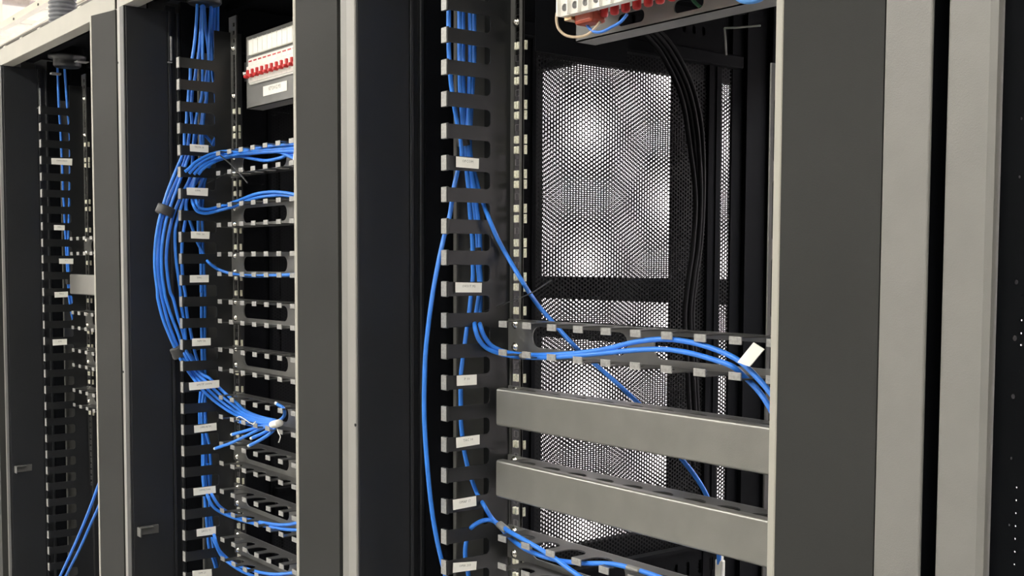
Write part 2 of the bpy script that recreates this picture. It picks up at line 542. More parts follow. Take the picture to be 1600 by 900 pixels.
def make_duct(label):
    t = thing('vertical_cable_duct', (-1.311, .97, 0), label, 'cable duct')
    mb = MB()
    mb.box(-1.3115, -1.3097, .972, 1.030, .35, 1.96)
    mb.box(-1.40, -1.3115, 1.028, 1.030, .35, 1.96)
    mb.build('back_plate', 'finger', t)
    mb = MB()
    mb.box(-1.4015, -1.400, .975, 1.036, .35, 1.93, 0)
    mb.box(-1.4015, -1.394, .974, .977, .35, 1.93, 0)
    mb.build('inner_flange', 'rail', t)
    base = finger_mb(ZF0).build('finger', 'finger', t)
    ftab = MB(); ftab.box(-1.3227, -1.3105, .8988, .8996, ZF0 - .0100, ZF0 + .0100, .0003)
    tb = ftab.build('finger_tip_lit', 'tab', base)  # pale skin over the black finger, reflection put into its colour
    for k in range(1, 32):
        c = base.copy(); COL.objects.link(c); c.location = (0, 0, -ZFP * k)
        d = tb.copy(); COL.objects.link(d); d.parent = c
    return t
duct = make_duct('black finger duct of the near rack, with six white labels and few cables')
duct2 = copy_tree(duct, -PITCH)
duct2['label'] = 'black finger duct of the middle rack, hugged by the bulging blue cable bundle'
duct1 = copy_tree(duct, -2 * PITCH)
duct1['label'] = 'black finger duct of the farthest rack, carrying just two blue cables'

# ------------------------------------------------------------------ horizontal cable managers
TABX, TABP, NT = -1.2573, 0.05137, 11
XE = TABX + TABP * (NT - 1) + .0088
def comb_outline():
    yb, yf = RAIL - .0018, RAIL - .0511
    L = [(TABX - .0088, yb), (TABX - .0088, yf)]
    for i in range(NT):
        xc = TABX + TABP * i
        L.append((xc + .0088, yf))
        if i == NT - 1: break
        a, b = xc + .0088, xc + TABP - .0088
        r = (b - a) / 2
        cy = RAIL - .034
        for k in range(0, 11):
            t = math.radians(180 - 18 * k)
            L.append(((a + b) / 2 + r * math.cos(t), cy + .0145 * math.sin(t)))
        L.append((b, yf))
    L.append((XE, yb))
    Q = []
    for p in L:
        if not Q or abs(p[0] - Q[-1][0]) + abs(p[1] - Q[-1][1]) > 1e-5: Q.append(p)
    return Q
CO = comb_outline()
def make_manager(zt, label, cover, group=None, dx=0.0):
    t = thing('horizontal_cable_manager', (-1.0, RAIL, zt), label, 'cable manager', group)
    zb = zt - .0468
    slots = [rr(a, a + .190, zb + .0095, zt - .0085, .014) for a in (-1.256, -1.020)]
    mb = MB(); mb.plate([rr(-1.3115, -.788, zb, zt, .002, 2)] + slots, XZ(RAIL - .0024), 0, .0020)
    mb.build('back_plate', 'plate', t)
    for z, s in ((zt, -1), (zb, 1)):
        mb = MB(); mb.plate([CO], XY(z), -.0015 if s < 0 else 0, 0 if s < 0 else .0015)
        cb = mb.build('finger_comb', 'comb', t)
        yt = RAIL - .0526
        first = MB().box(TABX - .0088, TABX + .0088, yt, yt + .0017, z + s * .0086, z, .0005).build('finger_tip_lit', 'tab', cb)
        for i in range(1, NT):
            c = first.copy(); COL.objects.link(c); c.location = (TABP * i, 0, 0)
    for z in (zt - .0072, zt - .0390):
        screw_mb(-1.2936, RAIL - .0024, z, .0055).build('mounting_screw', 'screw', t)
    if cover:
        x0, x1 = TABX - .011, XE + .002
        z0, z1 = zb - .0017, zt + .0028
        yc = RAIL - .0501
        prof = []
        for cz, s0 in ((z1 - .0038, 90), (z0 + .0038, 180)):
            for i in range(6):
                a = math.radians(s0 + 90 * i / 5)
                prof.append((yc + .0038 * math.cos(a), cz + .0038 * math.sin(a)))
        yi = yc + .008
        inner = [(yi, z0), (yi, z0 + .0012), (yc - .0020, z0 + .0015), (yc - .0025, z1 - .0015), (yi, z1 - .0013), (yi, z1)]
        mb = MB(); mb.plate([prof + inner], lambda a, b, tt: (tt, a, b), x0, x1)
        mb.build('cover', 'cover', t)
    return t
mg = make_manager(1.4241, 'uncovered horizontal cable manager of the near rack, carrying two arched blue cables', False)
m_low = copy_tree(mg, 0, 1.1321 - 1.4241)
m_low['label'] = 'lowest uncovered cable manager of the near rack, under the two grey covers'
m_c1 = make_manager(1.33, 'horizontal cable manager closed by a long grey cover, upper of two', True)
m_c2 = make_manager(1.2321, 'horizontal cable manager closed by a long grey cover, lower of two', True)
m_low2 = copy_tree(mg, 0, 1.038 - 1.4241); m_low2['label'] = 'cable manager barely in view at the bottom edge of the near rack'
tops2 = [1.7178, 1.6172, 1.522, 1.4296, 1.335, 1.2404, 1.148, 1.0534, 0.9566]
words = ['topmost', 'second', 'third', 'fourth', 'fifth', 'sixth', 'seventh', 'eighth', 'ninth']
extra = ['under the sheaf of blue cables', 'under the two-strand blue loop', 'crossed by a single blue cable', 'empty', 'empty, with a plain oval opening', 'behind the tied cut cable ends', 'empty, just below the cut cable ends', 'crossed by the upper blue sweep', 'crossed by the lowest blue sweep']
for i, z in enumerate(tops2):
    c = copy_tree(mg, -PITCH, z - 1.4241)
    c['label'] = 'middle rack cable manager, %s from the top, %s' % (words[i], extra[i])
for i, z in enumerate((1.56, 1.515)):
    pass
c = copy_tree(m_c1, -2 * PITCH, 1.468 - 1.33); c['label'] = 'cable manager with a grey cover in the farthest rack'
for i, z in enumerate((1.566, 1.376, 1.279, 1.175)):
    c = copy_tree(mg, -2 * PITCH, z - 1.4241)
    c['label'] = 'uncovered cable manager of the farthest rack, %s from above' % words[i].replace('topmost', 'first')

# ------------------------------------------------------------------ distribution panels with circuit breakers
def breaker_mb(x, z0, z1, y):
    w = .0170
    # side profile of the breaker (y, z), stepped nose
    h = z1 - z0
    pr = [(y, z0), (y - .018, z0), (y - .018, z0 + .28 * h), (y - .026, z0 + .32 * h), (y - .026, z0 + .70 * h), (y - .018, z0 + .74 * h), (y - .018, z1), (y, z1)]
    mb = MB(); mb.plate([pr], lambda a, b, t: (t, a, b), x + .0003, x + w + .0003)
    return mb
def panel(dx, label, zb, zt, brk_z, strip_z, x0, plate_slots):
    P = 1.02
    xr = -.825 + dx
    t = thing('power_distribution_panel', (-1.0 + dx, P, zb), label, 'power panel')
    mb = MB()
    loops = [[(x0, zb), (xr, zb), (xr, zt), (x0, zt)]]
    for a, b, c, d in plate_slots: loops.append(rr(a, b, c, d, min((d - c) / 2 * .95, .007)))
    mb.plate(loops, XZ(P), 0, .0015)
    mb.box(x0, x0 + .0015, P, P + .03, zb, zt)
    mb.box(x0, xr, P, P + .035, zb, zb + .0015)
    mb.build('plate', 'panel', t)
    if not plate_slots:
        MB().box(XH + .018 + dx, x0, P + .0005, P + .002, zb + .055, zb + .092).build('ear', 'black', t)
        screw_mb(x0 - .008, P + .0005, zb + .070).build('mounting_screw', 'screw', t)
    return t
p2 = panel(-PITCH, 'grey distribution panel of the middle rack, with a row of red breaker levers', 1.8055, 1.9455, 0, 0, -2.185, [])
PY = 1.02
BP = .0206
mb = MB(); mb.box(-2.162, -2.162 + BP * 12, PY - .006, PY + .001, 1.9060, 1.9365, .002)
for i in range(12): mb.box(-2.1625 + BP * i, -2.1618 + BP * i, PY - .0068, PY - .006, 1.9060, 1.9365)
mb.build('blanking_strip', 'white', p2)
mb = MB(); mb.box(-2.1645, -2.160 + BP * 12, PY - .005, PY + .001, 1.8490, 1.9010, .004)
mb.build('breaker_window_frame', 'breaker', p2)
bk = None
for i in range(12):
    if bk is None:
        x = -2.161
        pr = [(PY, 1.853), (PY - .007, 1.853), (PY - .007, 1.864), (PY - .011, 1.866), (PY - .011, 1.883), (PY - .007, 1.885), (PY - .007, 1.8985), (PY, 1.8985)]
        bk = MB().plate([pr], lambda a, b, t: (t, a, b), x, x + BP - .0006).build('circuit_breaker', 'breaker', p2)
        mb = MB(); mb.box(x + .004, x + .0135, PY - .020, PY - .010, 1.860, 1.8665, .002); mb.box(x + .0055, x + .012, PY - .015, PY - .010, 1.860, 1.8765, .001)
        lv = mb.build('lever', 'red', bk)
        rd = MB().box(x + .003, x + .016, PY - .0076, PY - .007, 1.8925, 1.8950).build('printed_mark', 'red', bk)
    else:
        c = bk.copy(); COL.objects.link(c); c.location = (BP * i, 0, 0)
        for ch in (lv, rd):
            d = ch.copy(); COL.objects.link(d); d.parent = c
p3 = panel(0, 'grey distribution panel of the near rack, white breakers above red terminals', 1.7915, 2.01, 0, 0, -1.188,
           [(-1.107 + .0985 * i, -1.059 + .0985 * i, 1.7985, 1.8135) for i in range(3)])
MB().box(-1.272, -1.270, RAIL + .013, 1.19, 1.7915, 2.02).build('side_bracket', 'inner', p3)
bk = None
for i in range(14):
    x = -1.1435 + .0195 * i
    if bk is None:
        pr = [(1.02, 1.8205), (.966, 1.8205), (.966, 1.8085), (.955, 1.8085), (.955, 1.850), (.944, 1.854), (.944, 1.905), (1.02, 1.905)]
        mb = MB(); mb.plate([pr], lambda a, b, t: (t, a, b), x + .0004, x + .0191)
        mb.box(x + .0004, x + .0025, .9495, .955, 1.8085, 1.850)
        bk = mb.build('circuit_breaker', 'breaker', p3)
        a1 = MB().lathe((x + .0108, .9552, 1.8185), [(.0046, 0), (.0046, -.0012), (.0034, -.0012), (.0034, -.0003)], 'y', 16).build('screw_opening', 'panel', bk)
        a2 = MB().lathe((x + .0105, .985, 1.8100), [(.0030, -.0062), (.0048, -.0052), (.0055, -.003), (.0055, .003), (.005, .010)], 'z', 14).build('terminal_cap', 'red', bk)
    else:
        c = bk.copy(); COL.objects.link(c); c.location = (.0195 * i, 0, 0)
        for ch in (a1, a2):
            if i < 2 and ch is a2: continue
            d = ch.copy(); COL.objects.link(d); d.parent = c
MB().box(-1.1425, -1.129, .962, .985, 1.804, 1.8125, .001).build('brass_terminal', 'copper', p3)
MB().box(-1.129, -1.094, .966, .990, 1.797, 1.8125, .004).build('terminal_shroud', 'redbrown', p3)
MB().lathe((-1.1500, .978, 1.822), [(.003, -.008), (.004, -.004), (.004, .006), (.003, .010)], 'z', 12).build('wire_lug', 'blue2', p3)

# ------------------------------------------------------------------ cable entries in the roofs
def grommet(x, y, label, dz):
    mb = MB()
    mb.lathe((x, y, 2.0 + dz), [(.030, -.012), (.034, -.008), (.034, -.002), (.034, .0), (.034, .008), (.046, .010), (.046, .018), (.040, .020), (.040, .05)], 'z', 28)
    return tag(mb.build('cable_gland', 'black'), label, 'cable gland')
grommet(-3.10, .955, 'black round gland in the roof of the farthest rack, two blue cables dropping out', .010)
grommet(-2.257, .965, 'round gland in the roof of the middle rack, several blue cables dropping out', .026)
grommet(-1.335, .955, 'black round gland in the roof of the near rack above its finger duct', .026)
mb = MB()
prof = []
z = 2.056
while z < 2.62:
    prof += [(.031, z), (.0345, z + .002), (.0345, z + .006), (.031, z + .008)]
    z += .0108
mb.lathe((-3.10, .946, 0), prof, 'z', 28)
tag(mb.build('corrugated_conduit', 'conduit'), 'grey corrugated conduit standing on the roof of the farthest rack', 'conduit')
o = MB().box(-3.166, -3.150, .93, .955, 1.985, 1.990, .001).build('bracket_tab', 'tab', rack1)
mb = MB(); mb.box(-3.045, -3.02, .955, .985, 2.003, 2.006, .001)
mb.build('roof_clip', 'tab', rack1)
mb = MB(); mb.box(-3.20, -3.10, 1.034, 1.036, 1.953, 1.957, .001); mb.build('duct_top_edge', 'tab', rack1)
for dx in (0, -PITCH, -2 * PITCH):
    pass
for rk, dx in ((rack1, -2 * PITCH), (rack2, -PITCH)):
    mb = MB(); mb.box(-1.448 + dx, -1.446 + dx, .936, .940, 1.915, 1.965, .0008)
    mb.box(-1.448 + dx, -1.446 + dx, .930, .940, 1.910, 1.913, .0008); mb.build('wall_hook', 'tab', rk)

# ------------------------------------------------------------------ overhead trays seen above the row
t = thing('cable_ladder', (-5.0, 1.35, 2.35), 'white cable ladder hanging under the ceiling at the upper left', 'cable tray')
for y in (1.20, 1.52):
    mb = MB(); mb.box(-9.5, -2.2, y, y + .004, 2.352, 2.392, .001); mb.box(-9.5, -2.2, y - .022, y, 2.352, 2.356)
    mb.build('side_rail', 'tray', t)
for i in range(24):
    x = -9.3 + .3 * i
    MB().box(x, x + .04, 1.204, 1.52, 2.356, 2.372, .003).build('rung', 'tray', t)
    MB().lathe((x + .02, 1.196, 2.372), [(.005, 0), (.005, -.003), (.002, -.004)], 'y', 10).build('rung_bolt', 'rail', t)
    if i % 5 == 0:
        MB().box(x, x + .012, 1.225, 1.237, 2.39, 2.95).build('hanger_rod', 'tray', t)
t = thing('cable_basket', (-4.0, 1.15, 2.2), 'pale wire basket with grey cables, just above the rack roofs', 'cable tray')
for y in (1.03, 1.30):
    MB().box(-9.0, -2.0, y, y + .006, 2.195, 2.205, .001).build('side_rail', 'tray', t)
for i in range(36):
    x = -8.8 + .185 * i
    MB().box(x, x + .022, 1.03, 1.306, 2.178, 2.186, .002).build('rung', 'tray', t)
for j in range(4):
    y = 1.06 + .035 * j
    mb = MB(); mb.tube([(-9.0, y, 2.198), (-7, y + .006, 2.200), (-5, y - .006, 2.198), (-3, y + .006, 2.200), (-2.0, y, 2.198)], .011, 8, 6)
    tag(mb.build('trunk_cable', 'traycable'), 'grey trunk cable lying in the wire basket above the racks', 'cable', 'grey trunk cables in the overhead basket')
mb = MB(); mb.tube([(-6.9, 1.6, 2.925), (-6.26, 1.6, 2.80), (-5.673, 1.6, 2.681)], .018, 12, 4)
tag(mb.build('ceiling_pipe', 'pink'), 'mauve pipe under the ceiling at the top left corner', 'pipe')

# ------------------------------------------------------------------ fourth rack at the right edge (closed mesh door)
t = thing('server_rack', (-.13, 1.40, 0), 'closed rack at the right edge, pinholes of light in its door', 'rack')
MB().box(-.5925, -.549, FRONT, FRONT + .004, 0, 2.06, .0015).build('post_front_tone', 'edge2', t)  # thin bright skin, reflection painted on the post front
MB().box(-.5925, -.5495, FRONT + .004, .93, 0, 2.06).build('left_post', 'inner', t)
MB().box(-.549, -.515, .885, .93, 0, 2.03).build('door_gap_filler', 'void', t)  # near-black block filling the gap beside the door
D4 = FRONT
mb = MB()
prof = [(-.535, D4 + .02), (-.535, D4 + .002), (-.533, D4), (-.499, D4), (-.494, D4 + .003), (-.493, D4 + .02)]
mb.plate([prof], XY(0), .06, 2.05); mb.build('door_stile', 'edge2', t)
mb = MB()
hl = [rr(-.40 + .0, -.399, .1, .11, .0004, 2)]
pin = []
z = 1.68
while z > 1.50:
    pin.append((-.4713, z, .0011 if z > 1.56 else .0008)); z -= .0095
for z in (1.478, 1.468, 1.459, 1.449, 1.44, 1.43, 1.42, 1.33, 1.32, 1.31, 1.30, 1.29, 1.28, 1.27): pin.append((-.4725, z, .0006))
for z, r in ((1.612, .0009), (1.568, .0010), (1.488, .0015), (1.445, .0018), (1.40, .0016), (1.352, .0010), (1.30, .0008), (1.255, .0008)): pin.append((-.4775, z, r))
loops = [[(-.493, .08), (-.30, .08), (-.30, 2.03), (-.493, 2.03)]]
for x, z, r in pin:
    loops.append([(x + r * math.cos(a * math.pi / 4), z + 1.3 * r * math.sin(a * math.pi / 4)) for a in range(8)])
mb.plate(loops, XZ(D4 + .010), 0, .0006); mb.build('door_sheet', 'inner', t)
MB().box(-.30, .36, D4 + .008, D4 + .016, .06, 2.05, .002).build('door_panel', 'inner', t)
MB().box(-.549, .36, .86, REAR, 2.03, 2.06).build('roof', 'inner', t)
MB().box(-.549, .36, .86, REAR, 0, .06).build('base', 'inner', t)
MB().box(.34, .36, .93, REAR, .06, 2.03).build('side_wall', 'black', t)

# ------------------------------------------------------------------ cables, wraps, ties, labels (points measured in metres in the place)
CABLES = [
  ('blue network cable bowing out far to the left of the near finger duct', 'blue', 0.0031, None, [(-1.335, 0.9185, 1.9086), (-1.335, 0.9195, 1.8576), (-1.335, 0.9196, 1.8063), (-1.335, 0.9207, 1.7763), (-1.335, 0.9249, 1.7379), (-1.335, 0.9335, 1.6953), (-1.335, 0.94, 1.6696), (-1.335, 0.9411, 1.6435), (-1.335, 0.9347, 1.6274), (-1.335, 0.9272, 1.599), (-1.335, 0.9219, 1.5683), (-1.335, 0.9123, 1.5375), (-1.335, 0.9029, 1.5025), (-1.335, 0.8934, 1.4589), (-1.335, 0.885, 1.4068), (-1.335, 0.8808, 1.3633), (-1.335, 0.8797, 1.2933), (-1.335, 0.8839, 1.2312), (-1.335, 0.8912, 1.1683), (-1.335, 0.8997, 1.1226), (-1.335, 0.9093, 1.0852), (-1.335, 0.919, 1.052), (-1.335, 0.9322, 1.0087)], False),
  ('blue cable running down the near duct, then crossing the lowest near manager', 'blue', 0.0031, None, [(-1.335, 0.938, 1.9117), (-1.335, 0.9376, 1.8429), (-1.335, 0.9377, 1.7825), (-1.335, 0.9388, 1.7392), (-1.335, 0.9421, 1.7047), (-1.335, 0.9454, 1.67), (-1.335, 0.9487, 1.6395), (-1.335, 0.9531, 1.6045), (-1.335, 0.9564, 1.5648), (-1.335, 0.9598, 1.5338), (-1.335, 0.961, 1.4982), (-1.335, 0.961, 1.4831), (-1.335, 0.9578, 1.4563), (-1.335, 0.9545, 1.4322), (-1.335, 0.9491, 1.4002), (-1.335, 0.9437, 1.3673), (-1.335, 0.9405, 1.3425), (-1.335, 0.9405, 1.3039), (-1.335, 0.9417, 1.2724), (-1.335, 0.9461, 1.2422), (-1.335, 0.9527, 1.2153), (-1.335, 0.9605, 1.1945), (-1.335, 0.9695, 1.1752), (-1.3, 0.9562, 1.1652), (-1.3, 0.9684, 1.1475), (-1.2874, 0.9735, 1.1365), (-1.2597, 0.9735, 1.1237), (-1.2119, 0.9658, 1.1183), (-1.1611, 0.9658, 1.1174), (-1.1067, 0.9658, 1.1235), (-1.0519, 0.9658, 1.134), (-1.0189, 0.9658, 1.1361), (-0.9678, 0.9658, 1.1354), (-0.9165, 0.9658, 1.1295)], False),
  ('blue cable from the near duct arching highest over the uncovered manager', 'blue', 0.0031, None, [(-1.341, 0.9481, 1.9145), (-1.341, 0.9477, 1.8452), (-1.341, 0.9478, 1.7844), (-1.341, 0.9484, 1.7408), (-1.341, 0.9506, 1.706), (-1.341, 0.9529, 1.671), (-1.341, 0.9573, 1.6404), (-1.341, 0.9639, 1.6052), (-1.341, 0.9695, 1.5654), (-1.341, 0.973, 1.5341), (-1.341, 0.9742, 1.4983), (-1.341, 0.9764, 1.4758), (-1.341, 0.9787, 1.4487), (-1.341, 0.9766, 1.4261), (-1.3, 0.9489, 1.4143), (-1.3, 0.9555, 1.4009), (-1.3, 0.9676, 1.3881), (-1.2916, 0.9823, 1.38), (-1.25, 0.9823, 1.3782), (-1.1556, 0.9592, 1.3851), (-1.1021, 0.9592, 1.3909), (-1.055, 0.9592, 1.3985), (-1.0038, 0.9592, 1.4098), (-0.9584, 0.9592, 1.4152), (-0.9202, 0.9592, 1.4143), (-0.8873, 0.9592, 1.4098), (-0.8474, 0.9592, 1.3991), (-0.8196, 0.9592, 1.3819), (-0.7943, 0.9592, 1.3606), (-0.7704, 0.9592, 1.3332)], False),
  ('blue cable from the near duct lying lower over the uncovered manager', 'blue', 0.0031, None, [(-1.337, 0.9571, 1.9151), (-1.337, 0.9567, 1.8458), (-1.337, 0.9569, 1.7848), (-1.337, 0.9553, 1.741), (-1.337, 0.9543, 1.7059), (-1.337, 0.9533, 1.6707), (-1.337, 0.9577, 1.6401), (-1.337, 0.9644, 1.6051), (-1.337, 0.9711, 1.5653), (-1.337, 0.9745, 1.5341), (-1.337, 0.9746, 1.4983), (-1.337, 0.9758, 1.4758), (-1.337, 0.9714, 1.4489), (-1.337, 0.967, 1.4265), (-1.3, 0.9392, 1.4146), (-1.3, 0.9457, 1.3977), (-1.3, 0.961, 1.3839), (-1.2915, 0.9823, 1.3755), (-1.2499, 0.9823, 1.3747), (-1.1556, 0.9592, 1.3818), (-1.0746, 0.9592, 1.391), (-1.0036, 0.9592, 1.4), (-0.9582, 0.9592, 1.4035), (-0.9199, 0.9592, 1.4021), (-0.8814, 0.9592, 1.3968), (-0.8536, 0.9592, 1.391), (-0.8461, 0.9735, 1.3777), (-0.8253, 0.9735, 1.3622), (-0.8057, 0.9735, 1.3375), (-0.794, 0.9735, 1.3091)], False),
  ('blue cable crossing the near rail and falling diagonally behind the grey covers', 'blue', 0.0031, None, [(-1.341, 0.9676, 1.9176), (-1.341, 0.9667, 1.8477), (-1.341, 0.9668, 1.7865), (-1.341, 0.9636, 1.7422), (-1.341, 0.9615, 1.7068), (-1.341, 0.9594, 1.6714), (-1.341, 0.9628, 1.6407), (-1.341, 0.9683, 1.6259), (-1.341, 0.975, 1.6048), (-1.341, 0.9828, 1.5855), (-1.3, 0.9637, 1.5605), (-1.3, 0.977, 1.5363), (-1.3, 0.9915, 1.5153), (-1.2619, 0.99, 1.4785), (-1.2814, 1.034, 1.444), (-1.258, 1.045, 1.4178), (-1.2173, 1.056, 1.3823), (-1.177, 1.067, 1.3548), (-1.1319, 1.078, 1.3226), (-1.0945, 1.089, 1.2924), (-1.0709, 1.1, 1.2547), (-1.0514, 1.111, 1.2286), (-1.041, 1.122, 1.2038), (-1.0338, 1.133, 1.1701), (-1.0375, 1.144, 1.1264), (-1.0456, 1.155, 1.0855)], False),
  ('blue cable rising out of the lower near duct and draping over the lowest cable manager', 'blue', 0.0031, None, [(-1.335, 0.9587, 1.0039), (-1.335, 0.9542, 1.0599), (-1.335, 0.9486, 1.0883), (-1.335, 0.9496, 1.1064), (-1.335, 0.9551, 1.1221), (-1.3, 0.9366, 1.14), (-1.3, 0.9519, 1.1452), (-1.3, 0.9684, 1.1439), (-1.2825, 0.9753, 1.1371), (-1.2627, 0.968, 1.1363), (-1.2037, 0.9592, 1.132), (-1.1509, 0.9573, 1.1232), (-1.123, 0.9554, 1.1168), (-1.0923, 0.9534, 1.1105), (-1.0403, 0.9515, 1.0961)], False),
  ('outermost blue cable of the bulging bundle in the middle rack', 'blue', 0.0031, None, [(-2.262, 0.9525, 2.0416), (-2.262, 0.9522, 2.0143), (-2.262, 0.948, 1.9576), (-2.262, 0.9417, 1.9136), (-2.262, 0.937, 1.8922), (-2.262, 0.9357, 1.8679), (-2.262, 0.9331, 1.85), (-2.262, 0.931, 1.8241), (-2.262, 0.9284, 1.8062), (-2.262, 0.9267, 1.7787), (-2.262, 0.9228, 1.7623), (-2.262, 0.9216, 1.73), (-2.262, 0.9202, 1.7205), (-2.262, 0.9037, 1.6831), (-2.262, 0.8881, 1.6461), (-2.262, 0.8756, 1.6094), (-2.262, 0.8665, 1.5765), (-2.262, 0.8604, 1.5402), (-2.262, 0.8582, 1.493), (-2.262, 0.8628, 1.4458), (-2.262, 0.8634, 1.4301), (-2.262, 0.8732, 1.3894), (-2.262, 0.8849, 1.3586), (-2.262, 0.8962, 1.3326), (-2.25, 0.9023, 1.311), (-2.25, 0.9155, 1.2898), (-2.25, 0.9302, 1.2685), (-2.218, 0.9333, 1.2507), (-2.218, 0.9563, 1.2277), (-2.1972, 0.9801, 1.2055), (-2.1164, 0.9779, 1.1987), (-2.0441, 0.9757, 1.1984), (-1.9716, 0.9735, 1.2053)], False),
  ('second blue cable in from the outside of the bulging bundle in the middle rack', 'blue', 0.0031, None, [(-2.266, 0.9634, 2.0438), (-2.266, 0.9631, 2.0165), (-2.266, 0.96, 1.9597), (-2.266, 0.9549, 1.9123), (-2.266, 0.9506, 1.8925), (-2.266, 0.9472, 1.8696), (-2.266, 0.9425, 1.8514), (-2.266, 0.9402, 1.8253), (-2.266, 0.9379, 1.8074), (-2.266, 0.9396, 1.78), (-2.266, 0.9353, 1.7635), (-2.266, 0.9308, 1.7341), (-2.266, 0.9287, 1.7176), (-2.266, 0.9137, 1.6802), (-2.266, 0.8964, 1.643), (-2.266, 0.8832, 1.6097), (-2.266, 0.8729, 1.5768), (-2.266, 0.8678, 1.5331), (-2.266, 0.8664, 1.4894), (-2.266, 0.8717, 1.4419), (-2.266, 0.8736, 1.4298), (-2.266, 0.8844, 1.3856), (-2.266, 0.898, 1.3477), (-2.266, 0.9062, 1.3303), (-2.252, 0.9081, 1.314), (-2.252, 0.9213, 1.2928), (-2.252, 0.9361, 1.2714), (-2.218, 0.9391, 1.2565), (-2.218, 0.9622, 1.2335), (-2.1906, 0.9819, 1.2116), (-2.1196, 0.9794, 1.203), (-2.0468, 0.977, 1.2015), (-1.9738, 0.9746, 1.2066)], False),
  ('third blue cable in from the outside of the bulging bundle in the middle rack', 'blue', 0.0031, None, [(-2.259, 0.9632, 2.0425), (-2.259, 0.9629, 2.0152), (-2.259, 0.9615, 1.9588), (-2.259, 0.9609, 1.912), (-2.259, 0.9604, 1.87), (-2.259, 0.9593, 1.8424), (-2.259, 0.9564, 1.826), (-2.259, 0.95, 1.8077), (-2.259, 0.9445, 1.7797), (-2.259, 0.9426, 1.7634), (-2.259, 0.9374, 1.7307), (-2.259, 0.9209, 1.6911), (-2.259, 0.9051, 1.6503), (-2.259, 0.8894, 1.6097), (-2.259, 0.8792, 1.5767), (-2.259, 0.8718, 1.533), (-2.259, 0.8705, 1.4894), (-2.259, 0.8758, 1.442), (-2.259, 0.8782, 1.4299), (-2.259, 0.8888, 1.3959), (-2.259, 0.9031, 1.3581), (-2.259, 0.9105, 1.3322), (-2.246, 0.91, 1.319), (-2.246, 0.9232, 1.2979), (-2.246, 0.9379, 1.2766), (-2.218, 0.9449, 1.263), (-2.218, 0.968, 1.24), (-2.185, 0.9841, 1.2182), (-2.1242, 0.9816, 1.2077), (-2.0513, 0.9792, 1.2047), (-1.9783, 0.9768, 1.2079)], False),
  ('fourth blue cable in from the outside of the bulging bundle', 'blue', 0.0031, None, [(-2.268, 0.9705, 2.0452), (-2.268, 0.9691, 2.0128), (-2.268, 0.9729, 1.9616), (-2.268, 0.9775, 1.9135), (-2.268, 0.9737, 1.8838), (-2.268, 0.9718, 1.8722), (-2.268, 0.9698, 1.8509), (-2.268, 0.9712, 1.8283), (-2.268, 0.9648, 1.8098), (-2.268, 0.9603, 1.7818), (-2.268, 0.9514, 1.7616), (-2.268, 0.9442, 1.7318), (-2.268, 0.9359, 1.6734), (-2.268, 0.9177, 1.6366), (-2.268, 0.9012, 1.5994), (-2.268, 0.89, 1.559), (-2.268, 0.884, 1.5114), (-2.268, 0.8862, 1.4748), (-2.268, 0.8914, 1.4417), (-2.268, 0.8971, 1.4294), (-2.268, 0.9064, 1.3917), (-2.268, 0.9173, 1.3572), (-2.268, 0.9212, 1.3313), (-2.242, 0.9134, 1.3232), (-2.242, 0.9266, 1.3022), (-2.242, 0.9413, 1.2808), (-2.218, 0.9507, 1.2702), (-2.218, 0.9739, 1.2472), (-2.178, 0.9856, 1.2255), (-2.1279, 0.9834, 1.2131), (-2.0554, 0.9812, 1.2085), (-1.9827, 0.979, 1.2093)], False),
  ('blue cable on the inner side of the bulging bundle in the middle rack', 'blue', 0.0031, None, [(-2.264, 0.9819, 2.0461), (-2.264, 0.9814, 2.0073), (-2.264, 0.9781, 1.9616), (-2.264, 0.9761, 1.9128), (-2.264, 0.9763, 1.8722), (-2.264, 0.9726, 1.8507), (-2.264, 0.9702, 1.8277), (-2.264, 0.9621, 1.7815), (-2.264, 0.9615, 1.7392), (-2.264, 0.9587, 1.7119), (-2.264, 0.9546, 1.6895), (-2.264, 0.9435, 1.6724), (-2.264, 0.9213, 1.6292), (-2.264, 0.9094, 1.5959), (-2.264, 0.9014, 1.5628), (-2.264, 0.9022, 1.5115), (-2.264, 0.9066, 1.4747), (-2.264, 0.9108, 1.4415), (-2.264, 0.9112, 1.4225), (-2.264, 0.9181, 1.3779), (-2.264, 0.9224, 1.3297), (-2.264, 0.9329, 1.3121), (-2.264, 0.9471, 1.2907), (-2.264, 0.9595, 1.2657), (-2.258, 0.9556, 1.2421), (-2.258, 0.9517, 1.2215), (-2.258, 0.9499, 1.1973), (-2.258, 0.9509, 1.1589), (-2.258, 0.9535, 1.1325), (-2.258, 0.9537, 1.0941), (-2.258, 0.9526, 1.0627), (-2.258, 0.9537, 1.031), (-2.258, 0.9555, 1.0062), (-2.258, 0.958, 0.9672), (-2.258, 0.9618, 0.919), (-2.258, 0.9689, 0.8984), (-2.258, 0.9753, 0.8761), (-2.258, 0.9793, 0.8363)], False),
